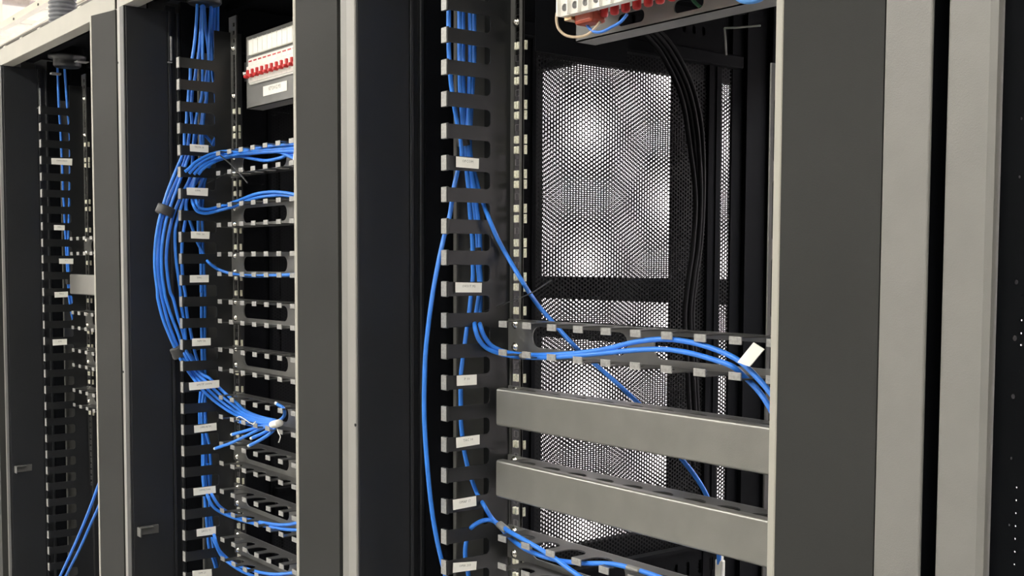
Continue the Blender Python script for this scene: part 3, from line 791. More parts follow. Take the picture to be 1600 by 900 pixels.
  ('innermost blue cable of the bulge, following the finger tips of the middle rack', 'blue', 0.0031, None, [(-2.272, 0.9878, 2.0484), (-2.272, 0.9863, 2.0093), (-2.272, 0.985, 1.9636), (-2.272, 0.9858, 1.9149), (-2.272, 0.9878, 1.8743), (-2.272, 0.9914, 1.8534), (-2.272, 0.9932, 1.8306), (-2.272, 0.9934, 1.7879), (-2.272, 0.992, 1.7582), (-2.272, 0.9893, 1.7383), (-2.272, 0.9902, 1.7515), (-2.272, 0.9659, 1.7018), (-2.272, 0.9569, 1.6735), (-2.272, 0.9348, 1.6411), (-2.272, 0.9279, 1.6188), (-2.272, 0.9268, 1.5911), (-2.272, 0.9193, 1.5485), (-2.272, 0.9175, 1.5042), (-2.272, 0.9193, 1.4672), (-2.272, 0.9236, 1.4412), (-2.272, 0.9242, 1.4289), (-2.272, 0.9273, 1.3945), (-2.272, 0.9334, 1.3668), (-2.272, 0.9384, 1.339), (-2.272, 0.9453, 1.311), (-2.272, 0.9523, 1.2898), (-2.272, 0.9618, 1.2684), (-2.268, 0.9627, 1.2408), (-2.268, 0.9617, 1.2199), (-2.268, 0.9621, 1.1954), (-2.268, 0.9635, 1.1567), (-2.268, 0.9687, 1.1299), (-2.268, 0.9719, 1.0909), (-2.268, 0.9708, 1.0592), (-2.268, 0.9689, 1.0276), (-2.268, 0.9684, 0.9852), (-2.268, 0.9753, 0.9168), (-2.268, 0.9826, 0.8729)], False),
  ('blue cable running straight down the middle rack duct, left of a pair', 'blue', 0.0031, None, [(-2.274, 0.9949, 2.0498), (-2.274, 0.9943, 2.0221), (-2.274, 0.9922, 1.9648), (-2.274, 0.9951, 1.9146), (-2.274, 0.9957, 1.8753), (-2.274, 0.9955, 1.831), (-2.274, 0.9953, 1.7883), (-2.274, 0.994, 1.7388), (-2.274, 0.9636, 1.7609), (-2.274, 0.9641, 1.7129), (-2.274, 0.9625, 1.6758), (-2.274, 0.9601, 1.6441), (-2.274, 0.9544, 1.5938), (-2.274, 0.954, 1.564), (-2.274, 0.9575, 1.5305), (-2.274, 0.9591, 1.4969), (-2.274, 0.9584, 1.4408), (-2.274, 0.9596, 1.463), (-2.274, 0.9593, 1.4353), (-2.274, 0.9584, 1.3937), (-2.274, 0.9586, 1.3486), (-2.274, 0.9588, 1.3068), (-2.274, 0.9583, 1.2685), (-2.274, 0.9534, 1.2269), (-2.274, 0.9519, 1.199), (-2.274, 0.9532, 1.1569), (-2.274, 0.9576, 1.1548), (-2.274, 0.957, 1.1056), (-2.274, 0.9571, 1.0598), (-2.274, 0.9598, 1.0348), (-2.274, 0.9615, 0.9992)], False),
  ('blue cable running straight down the middle rack duct, right of a pair', 'blue', 0.0031, None, [(-2.274, 1.0009, 2.0506), (-2.274, 0.9999, 1.9658), (-2.274, 0.9983, 1.8346), (-2.274, 0.9955, 1.7422), (-2.274, 0.9711, 1.6743), (-2.274, 0.9661, 1.6499), (-2.274, 0.9638, 1.6238), (-2.274, 0.9625, 1.5791), (-2.274, 0.963, 1.5306), (-2.274, 0.9657, 1.4595), (-2.274, 0.9663, 1.4407), (-2.274, 0.9658, 1.4629), (-2.274, 0.9666, 1.4352), (-2.274, 0.9657, 1.3935), (-2.274, 0.9644, 1.3484), (-2.274, 0.9642, 1.3065), (-2.274, 0.9649, 1.2681), (-2.274, 0.9632, 1.2262), (-2.274, 0.9629, 1.1982), (-2.274, 0.9624, 1.1561), (-2.274, 0.9631, 1.1297), (-2.274, 0.9643, 1.1049), (-2.274, 0.966, 1.0589)], False),
  ('blue cable slanting rightwards behind the third label of the middle rack', 'blue', 0.0031, None, [(-2.258, 0.9441, 1.6758), (-2.258, 0.929, 1.6403), (-2.258, 0.9221, 1.6144), (-2.258, 0.9283, 1.5889), (-2.258, 0.935, 1.5688), (-2.258, 0.9444, 1.5432), (-2.258, 0.9558, 1.5222), (-2.258, 0.9615, 1.5119), (-2.218, 0.9513, 1.5014), (-2.218, 0.9713, 1.4879), (-2.1874, 0.9889, 1.4789), (-2.0962, 0.9856, 1.4762), (-1.995, 0.9823, 1.4782), (-1.8792, 0.979, 1.4816)], False),
  ('blue cable on the topmost manager of the middle rack, highest of the sheaf', 'blue', 0.0031, None, [(-2.218, 0.9048, 1.6787), (-2.218, 0.9132, 1.6853), (-2.218, 0.9239, 1.6959), (-2.218, 0.9412, 1.707), (-2.218, 0.9663, 1.7182), (-2.192, 0.9859, 1.7215), (-2.0829, 0.9818, 1.7164), (-1.9962, 0.9776, 1.7154), (-1.8722, 0.9735, 1.7089)], False),
  ('blue cable on the topmost manager of the middle rack, second of the sheaf from above', 'blue', 0.0031, None, [(-2.218, 0.9131, 1.6756), (-2.218, 0.9199, 1.6831), (-2.218, 0.9295, 1.6926), (-2.218, 0.9546, 1.7078), (-2.2124, 0.9832, 1.717), (-2.1062, 0.9774, 1.7137), (-1.984, 0.9716, 1.7074), (-1.8575, 0.9658, 1.7015)], False),
  ('blue cable on the topmost manager of the middle rack, third of the sheaf from above', 'blue', 0.0031, None, [(-2.218, 0.9229, 1.6743), (-2.218, 0.9313, 1.6837), (-2.218, 0.941, 1.6921), (-2.218, 0.9662, 1.7062), (-2.1636, 0.9807, 1.7105), (-2.0513, 0.9743, 1.7067), (-1.9321, 0.9678, 1.7007), (-1.8491, 0.9614, 1.6949)], False),
  ('blue cable sagging below the others on the topmost manager of the middle rack', 'blue', 0.0031, None, [(-2.218, 0.932, 1.6747), (-2.218, 0.9409, 1.6853), (-2.218, 0.9513, 1.6927), (-2.218, 0.9778, 1.7062), (-2.1657, 0.9894, 1.7098), (-2.0904, 0.9851, 1.6997), (-2.0185, 0.9808, 1.6908), (-1.9497, 0.9766, 1.6912), (-1.9122, 0.9723, 1.6943), (-1.8619, 0.968, 1.6879)], False),
  ('blue cable on the topmost manager bending down towards the white tag in the middle rack', 'blue', 0.0031, None, [(-2.179, 0.9955, 1.7154), (-2.0598, 0.9859, 1.7091), (-1.9636, 0.9763, 1.7028), (-1.9012, 0.9666, 1.6906), (-1.8409, 0.957, 1.6769)], False),
  ('blue cable dipping in a wide loop onto the second manager, outer strand of two', 'blue', 0.0031, None, [(-2.254, 0.9424, 1.6729), (-2.254, 0.9351, 1.6477), (-2.254, 0.9334, 1.6293), (-2.218, 0.9206, 1.6147), (-2.218, 0.9284, 1.6023), (-2.218, 0.9456, 1.5984), (-2.218, 0.9688, 1.6035), (-2.1805, 0.9873, 1.6119), (-2.0893, 0.9838, 1.6225), (-2.0035, 0.9804, 1.6253), (-1.937, 0.9769, 1.6229), (-1.8701, 0.9735, 1.6153)], False),
  ('blue cable dipping in a loop onto the second manager, inner strand of two', 'blue', 0.0031, None, [(-2.258, 0.9635, 1.6742), (-2.258, 0.9508, 1.6522), (-2.258, 0.9443, 1.6335), (-2.218, 0.9267, 1.6203), (-2.218, 0.9334, 1.6089), (-2.218, 0.9495, 1.6065), (-2.218, 0.9767, 1.6129), (-2.1571, 0.9845, 1.6217), (-2.0658, 0.9804, 1.6308), (-1.9949, 0.9763, 1.6315), (-1.9274, 0.9721, 1.6269), (-1.8595, 0.968, 1.6185)], False),
  ('blue cable sweeping from the middle rack duct onto the eighth manager, lower strand', 'blue', 0.0031, None, [(-2.258, 0.9537, 1.0941), (-2.258, 0.9562, 1.0623), (-2.258, 0.9574, 1.0376), (-2.218, 0.9432, 1.0334), (-2.218, 0.9548, 1.0112), (-2.218, 0.9747, 0.9958), (-2.199, 0.9881, 0.9887), (-2.1013, 0.9831, 0.9953), (-2.0093, 0.9781, 1.0052), (-1.9294, 0.973, 1.0153), (-1.8535, 0.968, 1.0286)], False),
  ('blue cable sweeping from the middle rack duct onto the eighth manager, upper strand', 'blue', 0.0031, None, [(-2.258, 0.961, 1.0933), (-2.258, 0.9635, 1.0615), (-2.258, 0.9662, 1.0366), (-2.218, 0.9533, 1.0339), (-2.218, 0.9675, 1.0114), (-2.218, 0.9894, 0.9947), (-2.1273, 0.9845, 0.9989), (-2.0241, 0.9783, 1.009), (-1.934, 0.972, 1.0234), (-1.849, 0.9658, 1.0462)], False),
  ('blue cable curving from the middle rack duct towards the lowest manager, upper strand', 'blue', 0.0031, None, [(-2.258, 0.9657, 1.0014), (-2.258, 0.968, 0.9729), (-2.258, 0.9703, 0.9514), (-2.218, 0.9566, 0.9509), (-2.218, 0.9647, 0.9246), (-2.218, 0.9846, 0.9006), (-2.1514, 0.9801, 0.9004), (-2.0579, 0.9724, 0.9101), (-1.9624, 0.9647, 0.9267), (-1.8335, 0.957, 0.961)], False),
  ('blue cable curving from the middle rack duct towards the lowest manager, lower strand', 'blue', 0.0031, None, [(-2.258, 0.9621, 1.0019), (-2.258, 0.9642, 0.9663), (-2.258, 0.968, 0.9481), (-2.218, 0.9558, 0.9416), (-2.218, 0.9718, 0.9078), (-2.1939, 0.9847, 0.8915), (-2.1103, 0.9755, 0.8951), (-2.0157, 0.9662, 0.9069), (-1.8991, 0.957, 0.929)], False),
  ('cut blue cable stub pointing furthest left below the middle managers', 'blue', 0.0031, None, [(-1.9752, 0.9735, 1.2034), (-2.0265, 0.9672, 1.1891), (-2.0726, 0.9608, 1.172), (-2.1285, 0.9545, 1.1519), (-2.187, 0.9482, 1.1344)], True),
  ('short cut blue cable stub, upper one below the tied bundle', 'blue', 0.0031, None, [(-1.9889, 0.9768, 1.2016), (-2.0312, 0.9695, 1.1933), (-2.0752, 0.9621, 1.1814), (-2.1209, 0.9548, 1.1695)], True),
  ('cut blue cable stub in the middle of the fanned ends', 'blue', 0.0031, None, [(-1.9797, 0.9757, 1.2008), (-1.9964, 0.9631, 1.1881), (-2.0243, 0.9504, 1.1747)], True),
  ('cut blue cable stub pointing lowest among the fanned ends', 'blue', 0.0031, None, [(-1.9682, 0.9735, 1.201), (-1.9793, 0.9651, 1.1877), (-2.0048, 0.9566, 1.1724), (-2.0309, 0.9482, 1.16)], True),
  ('short cut blue cable stub nearest the uncovered manager tabs', 'blue', 0.0031, None, [(-1.9908, 0.9812, 1.2016), (-2.042, 0.9746, 1.1917), (-2.1182, 0.968, 1.193)], True),
  ('blue cable end curling upwards from the tied bundle', 'blue', 0.0031, None, [(-1.9892, 0.9735, 1.2034), (-1.9494, 0.9694, 1.2144), (-1.9226, 0.9653, 1.2275), (-1.9168, 0.9611, 1.2392), (-1.9342, 0.957, 1.2462)], True),
  ('blue cable dropping down the far left duct, left one of the pair', 'blue', 0.0031, None, [(-3.19, 0.9568, 2.0449), (-3.19, 0.9576, 2.0021), (-3.19, 0.9591, 1.9111), (-3.19, 0.9627, 1.8365), (-3.19, 0.9647, 1.7698), (-3.19, 0.9656, 1.728), (-3.19, 0.9657, 1.6895), (-3.19, 0.9674, 1.6526), (-3.19, 0.9695, 1.5854), (-3.19, 0.9716, 1.5179), (-3.19, 0.9738, 1.4587), (-3.19, 0.979, 1.3822), (-3.19, 0.993, 1.3222), (-3.19, 1.0173, 1.2698), (-3.19, 1.0474, 1.2322), (-3.19, 1.0711, 1.2067)], False),
  ('blue cable dropping down the far left duct, right one of the pair', 'blue', 0.0031, None, [(-3.184, 0.9713, 2.0457), (-3.184, 0.9738, 2.003), (-3.184, 0.9787, 1.9121), (-3.184, 0.9839, 1.8374), (-3.184, 0.9835, 1.7705), (-3.184, 0.9814, 1.7033), (-3.184, 0.9785, 1.636), (-3.184, 0.9756, 1.5686), (-3.184, 0.9747, 1.5179), (-3.184, 0.9769, 1.4587), (-3.184, 0.984, 1.3908), (-3.184, 1.0013, 1.3273), (-3.184, 1.0241, 1.2819), (-3.184, 1.0525, 1.2462), (-3.184, 1.0729, 1.2244)], False),
  ('pale blue cable crossing the bottom of the far left rack, upper strand', 'blue', 0.0031, None, [(-2.6313, 0.88, 1.0489), (-2.6804, 0.8782, 0.9952), (-2.7313, 0.8763, 0.9382), (-2.8086, 0.8745, 0.8611), (-2.8895, 0.8727, 0.7866), (-2.9692, 0.8708, 0.7144), (-3.0591, 0.869, 0.6289)], False),
  ('pale blue cable crossing the bottom of the far left rack, lower strand', 'blue', 0.0031, None, [(-2.6484, 0.891, 1.0161), (-2.7109, 0.8888, 0.9416), (-2.7656, 0.8866, 0.8887), (-2.8425, 0.8844, 0.8161), (-2.9551, 0.8822, 0.7204), (-3.0419, 0.88, 0.6393)], False),
  ('black power cable on the near mesh side, rightmost of four', 'black', 0.0042, None, [(-1.405, 1.3729, 1.8911), (-1.405, 1.4101, 1.8696), (-1.405, 1.4361, 1.8441), (-1.405, 1.4643, 1.8066), (-1.405, 1.4805, 1.7706), (-1.405, 1.4925, 1.7229), (-1.405, 1.4975, 1.6253), (-1.405, 1.4929, 1.5377), (-1.405, 1.4829, 1.4829), (-1.405, 1.4747, 1.4172), (-1.405, 1.4824, 1.3399), (-1.405, 1.4905, 1.2506), (-1.405, 1.5018, 1.1602)], False),
  ('black power cable on the near mesh side, second from the right of four', 'black', 0.0042, None, [(-1.401, 1.3589, 1.8865), (-1.401, 1.3957, 1.8651), (-1.401, 1.4215, 1.8398), (-1.401, 1.4495, 1.8025), (-1.401, 1.4655, 1.7666), (-1.401, 1.4773, 1.7192), (-1.401, 1.4867, 1.6224), (-1.401, 1.4821, 1.5352), (-1.401, 1.4721, 1.4807), (-1.401, 1.464, 1.4153), (-1.401, 1.4717, 1.3383), (-1.401, 1.4796, 1.2495), (-1.401, 1.4909, 1.1595)], False),
  ('black power cable on the near mesh side, second from the left of four', 'black', 0.0042, None, [(-1.405, 1.3527, 1.8842), (-1.405, 1.3894, 1.8628), (-1.405, 1.4151, 1.8374), (-1.405, 1.4429, 1.8001), (-1.405, 1.4589, 1.7642), (-1.405, 1.4707, 1.7168), (-1.405, 1.4844, 1.6202), (-1.405, 1.4797, 1.533), (-1.405, 1.4698, 1.4783), (-1.405, 1.4616, 1.4129), (-1.405, 1.4693, 1.3358), (-1.405, 1.4772, 1.247), (-1.405, 1.4884, 1.1568)], False),
  ('black power cable on the near mesh side, leftmost of four', 'black', 0.0042, None, [(-1.401, 1.3389, 1.8798), (-1.401, 1.3753, 1.8584), (-1.401, 1.4007, 1.8332), (-1.401, 1.4283, 1.796), (-1.401, 1.4441, 1.7604), (-1.401, 1.4557, 1.7132), (-1.401, 1.4736, 1.6173), (-1.401, 1.469, 1.5305), (-1.401, 1.4591, 1.4761), (-1.401, 1.451, 1.411), (-1.401, 1.4586, 1.3343), (-1.401, 1.4665, 1.2458), (-1.401, 1.4776, 1.1562)], False),
  ('blue jumper wire looping under the circuit breakers of the near rack', 'blue2', 0.0019, None, [(-1.1247, 0.9779, 1.8136), (-1.1222, 0.9779, 1.8054), (-1.1136, 0.9779, 1.7938), (-1.1016, 0.9779, 1.7865), (-1.0875, 0.9779, 1.7851), (-1.0714, 0.9779, 1.788), (-1.0555, 0.9779, 1.7917), (-1.0444, 0.9779, 1.7989)], False),
  ('beige jumper wire looping under the circuit breakers of the near rack', 'beige', 0.0018, None, [(-1.1758, 0.9779, 1.822), (-1.1764, 0.9779, 1.8124), (-1.1718, 0.9779, 1.8012), (-1.1578, 0.9779, 1.791), (-1.1378, 0.9779, 1.7857), (-1.1183, 0.9779, 1.7851), (-1.104, 0.9779, 1.79), (-1.0923, 0.9779, 1.7975)], False),
  ('thick blue conduit loop dipping below the distribution plate of the near rack', 'paleblue', 0.005, None, [(-0.8843, 0.979, 1.8154), (-0.8765, 0.979, 1.7948), (-0.8673, 0.979, 1.7871), (-0.8547, 0.979, 1.7835), (-0.8424, 0.979, 1.7834), (-0.8339, 0.979, 1.7886), (-0.8291, 0.979, 1.8049)], False),
  ('green earth wire behind the slot of the near distribution plate', 'green', 0.0022, None, [(-1.0026, 1.034, 1.8348), (-0.9939, 1.034, 1.8183), (-0.9876, 1.034, 1.8104), (-0.9792, 1.034, 1.8038)], False),
  ('grey zip tie tail sticking out to the right of the upper near duct', 'grey', 0.0008, 'TIE', [(-1.3686, 0.9955, 1.4292), (-1.3107, 0.9831, 1.4405), (-1.2582, 0.9708, 1.451), (-1.2011, 0.9584, 1.4628), (-1.1444, 0.946, 1.4803)], False),
  ('pale zip tie tail pointing right below the near rack roof', 'pale', 0.0013, 'TIE', [(-1.0506, 1.155, 1.8053), (-1.0311, 1.155, 1.803), (-0.9911, 1.155, 1.7992)], False),
  ('pale zip tie tail hanging down below the near rack roof', 'pale', 0.0013, 'TIE', [(-1.0506, 1.155, 1.8053), (-1.0487, 1.155, 1.7919), (-1.0467, 1.155, 1.7705)], False),
  ('dark zip tie tail slanting across the topmost manager of the middle rack', 'grey', 0.0014, 'TIE', [(-2.2739, 0.979, 1.7416), (-2.2105, 0.9708, 1.7162), (-2.1406, 0.9625, 1.693), (-2.0813, 0.9542, 1.6713), (-2.0255, 0.946, 1.648)], False),
  ('grey zip tie tail reaching right from the middle rack label', 'grey', 0.0009, 'TIE', [(-2.3111, 0.99, 1.6648), (-2.1966, 0.968, 1.6709), (-2.0713, 0.946, 1.6755)], False),
  ('long thin zip tie tail level with the knot of the bulging bundle', 'grey', 0.0007, 'TIE', [(-2.4588, 0.99, 1.2999), (-2.3481, 0.979, 1.3189), (-2.2608, 0.968, 1.3288), (-2.1216, 0.957, 1.336)], False),
  ('white binding thread curling below the knot of cut cable ends', 'white', 0.0009, 'TIE', [(-1.9285, 0.9515, 1.2078), (-1.9162, 0.9497, 1.197), (-1.9046, 0.9478, 1.1908), (-1.9078, 0.946, 1.1804)], False),
  ('white thread loop standing on top of the cut cable ends', 'white', 0.0009, 'TIE', [(-2.0972, 0.9515, 1.2038), (-2.0778, 0.9497, 1.2093), (-2.0183, 0.9478, 1.2013), (-2.0019, 0.946, 1.208)], False),
]
WRAPS = [
  ('grey hook and loop wrap around four cables above the top label of the near duct', (-1.338, 0.9453, 1.6746), (-1.338, 0.9475, 1.6633), 0.0095, 'grey'),
  ('dark wrap around two cables above the second label of the near duct', (-1.339, 0.9677, 1.5233), (-1.339, 0.9682, 1.5179), 0.0095, 'grey'),
  ('grey wrap around the two cables leaving over the near manager', (-1.2486, 0.9801, 1.3766), (-1.2291, 0.9801, 1.3774), 0.0055, 'lgrey'),
  ('grey wrap where two cables meet the near rail at the bottom', (-1.2904, 0.9746, 1.1394), (-1.2727, 0.9746, 1.1336), 0.0062, 'lgrey'),
  ('grey wrap on the blue cable crossing the lowest near manager', (-1.02, 0.9647, 1.1368), (-0.9989, 0.9647, 1.1366), 0.0042, 'lgrey'),
  ('dark wrap around the bulging bundle near its widest upper bend', (-2.262, 0.8843, 1.6118), (-2.262, 0.8776, 1.5949), 0.0185, 'grey'),
  ('dark wrap around the bulging bundle where it narrows to the lower label', (-2.258, 0.903, 1.335), (-2.258, 0.9113, 1.3148), 0.02, 'grey'),
  ('white tape knot where the cut blue cable ends of the middle rack meet', (-1.9341, 0.9482, 1.2096), (-1.9089, 0.9482, 1.2155), 0.0085, 'white'),
  ('grey wrap around the cable pair of the far left duct', (-3.186, 0.9744, 1.4672), (-3.186, 0.9756, 1.4435), 0.009, 'grey'),
]
LABELS = [
  ('OPCOM', 'white cable label on the near duct just below the grey wrap, topmost of six', [(-1.3075, 0.9128, 1.6447), (-1.3075, 0.9505, 1.6439), (-1.3075, 0.95, 1.63), (-1.3075, 0.9128, 1.6306)]),
  ('OVOUT MS', 'widest white cable label on the near duct, second of six from above', [(-1.3075, 0.9119, 1.4757), (-1.3075, 0.9559, 1.4746), (-1.3075, 0.9554, 1.4614), (-1.3075, 0.9119, 1.4619)]),
  ('P 10', 'white cable label on the near duct level with the gap below the uncovered manager', [(-1.3075, 0.9142, 1.3487), (-1.3075, 0.9475, 1.3486), (-1.3075, 0.9475, 1.3345), (-1.3075, 0.9142, 1.3347)]),
  ('TAC 10', 'white cable label on the near duct level with the upper grey cover', [(-1.3075, 0.9132, 1.2637), (-1.3075, 0.9526, 1.2647), (-1.3075, 0.9526, 1.2514), (-1.3075, 0.9138, 1.2496)]),
  ('OMAP 17', 'white cable label on the near duct level with the lower grey cover', [(-1.3075, 0.908, 1.1788), (-1.3075, 0.9468, 1.1795), (-1.3075, 0.9474, 1.166), (-1.3075, 0.9085, 1.1646)]),
  ('OMA 203', 'white cable label lowest on the near duct, cut across by a blue cable', [(-1.3075, 0.9086, 1.0914), (-1.3075, 0.9481, 1.0876), (-1.3075, 0.9471, 1.076), (-1.3075, 0.9081, 1.0777)]),
  ('TM2TM .3A', 'white cable label at the top of the middle rack duct where cables fork', [(-2.2255, 0.9179, 1.7333), (-2.2255, 0.9563, 1.7333), (-2.2255, 0.9561, 1.7188), (-2.2255, 0.9184, 1.719)]),
  ('OPM', 'white cable label of the middle rack duct crossed by a black tie', [(-2.2255, 0.9103, 1.6482), (-2.2255, 0.9546, 1.6488), (-2.2255, 0.9537, 1.633), (-2.2255, 0.9108, 1.6338)]),
  ('TMC 31', 'white cable label of the middle rack duct beside the slanting cable', [(-2.2255, 0.9177, 1.5627), (-2.2255, 0.9569, 1.5628), (-2.2255, 0.956, 1.5482), (-2.2255, 0.9182, 1.5489)]),
  ('TMC', 'white cable label of the middle rack duct level with the fourth manager', [(-2.2255, 0.9146, 1.4765), (-2.2255, 0.9538, 1.477), (-2.2255, 0.9536, 1.4624), (-2.2255, 0.9144, 1.462)]),
  ('NM TA', 'white cable label of the middle rack duct beside the knot of the bulging bundle', [(-2.2255, 0.9176, 1.3512), (-2.2255, 0.9563, 1.3512), (-2.2255, 0.9561, 1.3364), (-2.2255, 0.9174, 1.336)]),
  ('2M1TP 1000N', 'longest white cable label of the middle rack, over the narrowed bundle', [(-2.2135, 0.9049, 1.2652), (-2.2135, 0.9683, 1.2673), (-2.2135, 0.9682, 1.2519), (-2.2135, 0.906, 1.2499)]),
  ('OMM10R TM', 'white cable label of the middle rack duct just below the narrowed bundle', [(-2.2255, 0.9193, 1.1777), (-2.2255, 0.9664, 1.1797), (-2.2255, 0.9669, 1.1648), (-2.2255, 0.9198, 1.163)]),
  ('OPM2T0N', 'white cable label of the middle rack duct above the upper lower loop of cables', [(-2.2255, 0.9163, 1.0521), (-2.2255, 0.9629, 1.052), (-2.2255, 0.9634, 1.0376), (-2.2255, 0.9168, 1.0372)]),
  ('2AO2 T1', 'white cable label of the middle rack duct above the lowest loop of cables', [(-2.2255, 0.9219, 0.9687), (-2.2255, 0.9626, 0.9698), (-2.2255, 0.9624, 0.9534), (-2.2255, 0.9224, 0.9538)]),
  ('OM 21', 'white cable label lowest of the middle rack duct at the bottom edge of the view', [(-2.2255, 0.9122, 0.8859), (-2.2255, 0.9526, 0.8834), (-2.2255, 0.9531, 0.8676), (-2.2255, 0.9126, 0.8702)]),
  ('OWOONO1', 'white cable label topmost in the far left duct', [(-3.1435, 0.9233, 1.7693), (-3.1435, 0.9767, 1.7707), (-3.1435, 0.9756, 1.7532), (-3.1435, 0.9238, 1.7537)]),
  ('TMC', 'white cable label half hidden by the cable pair of the far left duct', [(-3.1435, 0.9265, 1.5976), (-3.1435, 0.954, 1.5974), (-3.1435, 0.9537, 1.5841), (-3.1435, 0.927, 1.5844)]),
  ('P 2', 'white cable label in the far left duct crossed by the cable pair', [(-3.1435, 0.9378, 1.5109), (-3.1435, 0.9745, 1.5111), (-3.1435, 0.9742, 1.4969), (-3.1435, 0.9383, 1.4976)]),
  ('TM 3', 'white cable label in the far left duct level with its grey cover', [(-3.1435, 0.9248, 1.4238), (-3.1435, 0.959, 1.425), (-3.1435, 0.9587, 1.4108), (-3.1435, 0.9253, 1.4096)]),
  ('ON', 'white cable label lowest in the far left duct', [(-3.1435, 0.9176, 1.3008), (-3.1435, 0.9542, 1.3012), (-3.1435, 0.9539, 1.2861), (-3.1435, 0.9181, 1.285)]),
]
FLAG2 = [(-0.8347, 0.9449, 1.3978), (-0.8133, 0.9449, 1.42), (-0.7987, 0.9449, 1.4136), (-0.818, 0.9449, 1.3943)]
HOLES = [(-1.4582, 0.8435, 1.2702), (-2.409, 0.8435, 1.9069), (-2.4062, 0.8435, 1.2755)]
CONNECTOR = (-1.0403, 1.15, 1.102)
FLAG = [(-1.8588, 0.9548, 1.695), (-1.835, 0.9548, 1.6987), (-1.8332, 0.9548, 1.6647), (-1.8639, 0.9548, 1.6722)]

KIND = {'blue': 'blue', 'black': 'blackcable', 'blue2': 'blue2', 'beige': 'beige', 'green': 'green', 'paleblue': 'paleblue', 'grey': 'greytie', 'pale': 'paletie', 'white': 'white'}
for label, col, r, group, pts, ends in CABLES:
    if group == 'TIE':
        mb = MB(); mb.tube(pts, r, 6, 5)
        tag(mb.build('zip_tie', KIND[col]), label, 'cable tie')
        continue
    mb = MB(); mb.tube(pts, r, 12, 7)
    nm = {'blue': 'network_cable', 'black': 'power_cable', 'blue2': 'jumper_wire', 'beige': 'jumper_wire', 'green': 'earth_wire', 'paleblue': 'flexible_conduit'}[col]
    o = tag(mb.build(nm, KIND[col]), label, 'cable' if col in ('blue', 'black') else 'wire')
    if ends:
        a, b = Vector(pts[-2]), Vector(pts[-1])
        d = (b - a).normalized()
        mb = MB(); mb.tube([b - d * .001, b + d * .005], r * .95, 12, 1); mb.build('cut_core', 'core', o)

def wrap_obj(label, p0, p1, r, col):
    a, b = Vector(p0), Vector(p1)
    t = (b - a).normalized()
    # flattened sleeve: wide across the aisle side, thin in depth
    n = Vector((1, 0, 0)) if abs(t.x) < .8 else Vector((0, 0, 1))
    wide = t.cross(n).normalized(); n = wide.cross(t).normalized()
    if abs(t.x) >= .8 or r < .008: fw, fn_ = r, r * .8
    else: fw, fn_ = r, .0075 if r < .015 else .012
    vs, fs = [], []
    seg = 20
    for p, k in ((a, .96), (a.lerp(b, .1), 1.0), (a.lerp(b, .9), 1.0), (b, .96)):
        for i in range(seg):
            an = 2 * math.pi * i / seg
            vs.append(p + (wide * math.cos(an) * fw + n * math.sin(an) * fn_) * k)
    for j in range(3):
        for i in range(seg):
            i2 = (i + 1) % seg
            fs.append((j * seg + i, j * seg + i2, (j + 1) * seg + i2, (j + 1) * seg + i))
    fs += [tuple(reversed(range(seg))), tuple(range(3 * seg, 4 * seg))]
    mb = MB(); mb.add(vs, fs, True)
    return tag(mb.build('cable_wrap', {'grey': 'greytie', 'lgrey': 'lgreytie', 'white': 'white'}[col]), label, 'cable wrap')
for w in WRAPS: wrap_obj(*w)

def text_mesh(txt, height, width):
    cu = bpy.data.curves.new('text', 'FONT')
    cu.body = txt
    cu.size = height
    cu.align_x = 'CENTER'; cu.align_y = 'CENTER'
    cu.resolution_u = 1
    o = bpy.data.objects.new('text', cu)
    COL.objects.link(o)
    dg = bpy.context.evaluated_depsgraph_get()
    me = bpy.data.meshes.new_from_object(o.evaluated_get(dg))
    w = max(v.co.x for v in me.vertices) - min(v.co.x for v in me.vertices)
    vs = [(v.co.x * min(1, width / w), v.co.y, 0) for v in me.vertices]
    fs = [list(p.vertices) for p in me.polygons]
    bpy.data.objects.remove(o); bpy.data.curves.remove(cu); bpy.data.meshes.remove(me)
    return vs, fs

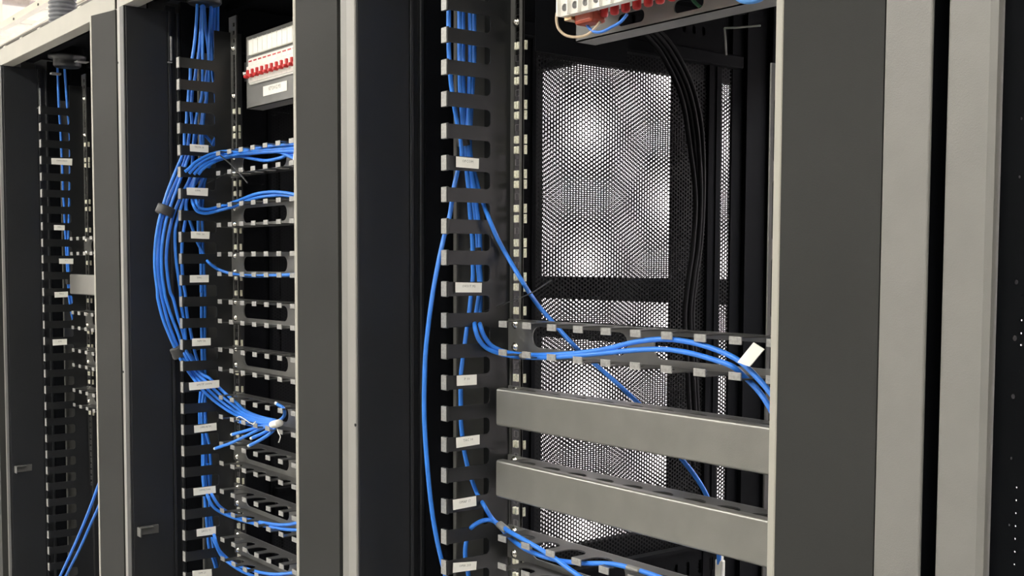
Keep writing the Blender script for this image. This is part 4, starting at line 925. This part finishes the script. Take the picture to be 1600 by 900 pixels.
def label_obj(txt, desc, quad, hfac=.26):
    A, B, C_, D_ = [Vector(p) for p in quad]       # top left, top right, bottom right, bottom left
    n = (B - A).cross(D_ - A).normalized()
    if n.dot(Vector((0, 0, 1.5)) - A) < 0: n = -n
    th = n * .0007
    mb = MB()
    q = [A, B, C_, D_]
    mb.add([p for p in q] + [p + th for p in q], [(0, 1, 2, 3), (4, 5, 6, 7), (0, 1, 5, 4), (1, 2, 6, 5), (2, 3, 7, 6), (3, 0, 4, 7)])
    o = tag(mb.build('cable_label', 'white'), desc, 'label')
    e1 = ((B - A) + (C_ - D_)).normalized()
    e2 = ((A - D_) + (B - C_)).normalized()
    h = (A - D_).length; w = (B - A).length
    vs, fs = text_mesh(txt, h * hfac * 1.4, w * .5)
    c = (A + B + C_ + D_) / 4 + e2 * h * .12 + n * .0009
    mb = MB(); mb.add([c + e1 * v[0] + e2 * v[1] for v in vs], fs)
    mb.build('printed_text', 'ink', o)
    return o
for txt, desc, quad in LABELS: label_obj(txt, desc, quad)
label_obj('KT*20012 M3', 'white printed label under the breaker row of the middle rack', [(-2.109, 1.0195, 1.8405), (-2.009, 1.0195, 1.8405), (-2.009, 1.0195, 1.822), (-2.109, 1.0195, 1.822)], .4)
# folded white flag label on the arched cable of the near rack
mb = MB()
fl = FLAG2
mb.add(fl + [(p[0], p[1] + .0012, p[2]) for p in fl], [(0, 1, 2, 3), (4, 5, 6, 7), (0, 1, 5, 4), (1, 2, 6, 5), (2, 3, 7, 6), (3, 0, 4, 7)])
o = tag(mb.build('flag_label', 'white'), 'white flag label folded round the arched cables of the near rack', 'label')

c0 = Vector(CONNECTOR)
mb = MB(); mb.box(c0.x - .006, c0.x + .006, c0.y - .004, c0.y + .004, c0.z - .012, c0.z + .012, .002); mb.box(c0.x - .004, c0.x + .004, c0.y - .003, c0.y + .003, c0.z + .012, c0.z + .020, .001)
tag(mb.build('cable_plug', 'white'), 'white plug on the lower end of the diagonal blue cable', 'plug')
fl = FLAG
mb = MB()
mb.add(fl + [(p[0], p[1] + .0012, p[2]) for p in fl], [(0, 1, 2, 3), (4, 5, 6, 7), (0, 1, 5, 4), (1, 2, 6, 5), (2, 3, 7, 6), (3, 0, 4, 7)])
tag(mb.build('flag_label', 'white'), 'white flag label hanging from the topmost sheaf of the middle rack', 'label')

for rk, (x, y, z) in zip((rack, rack1, rack1), HOLES):
    MB().lathe((x, y, z), [(.0024, 0), (.0024, -.0008), (.0012, -.0009)], 'y', 10).build('screw_hole', 'void', rk)
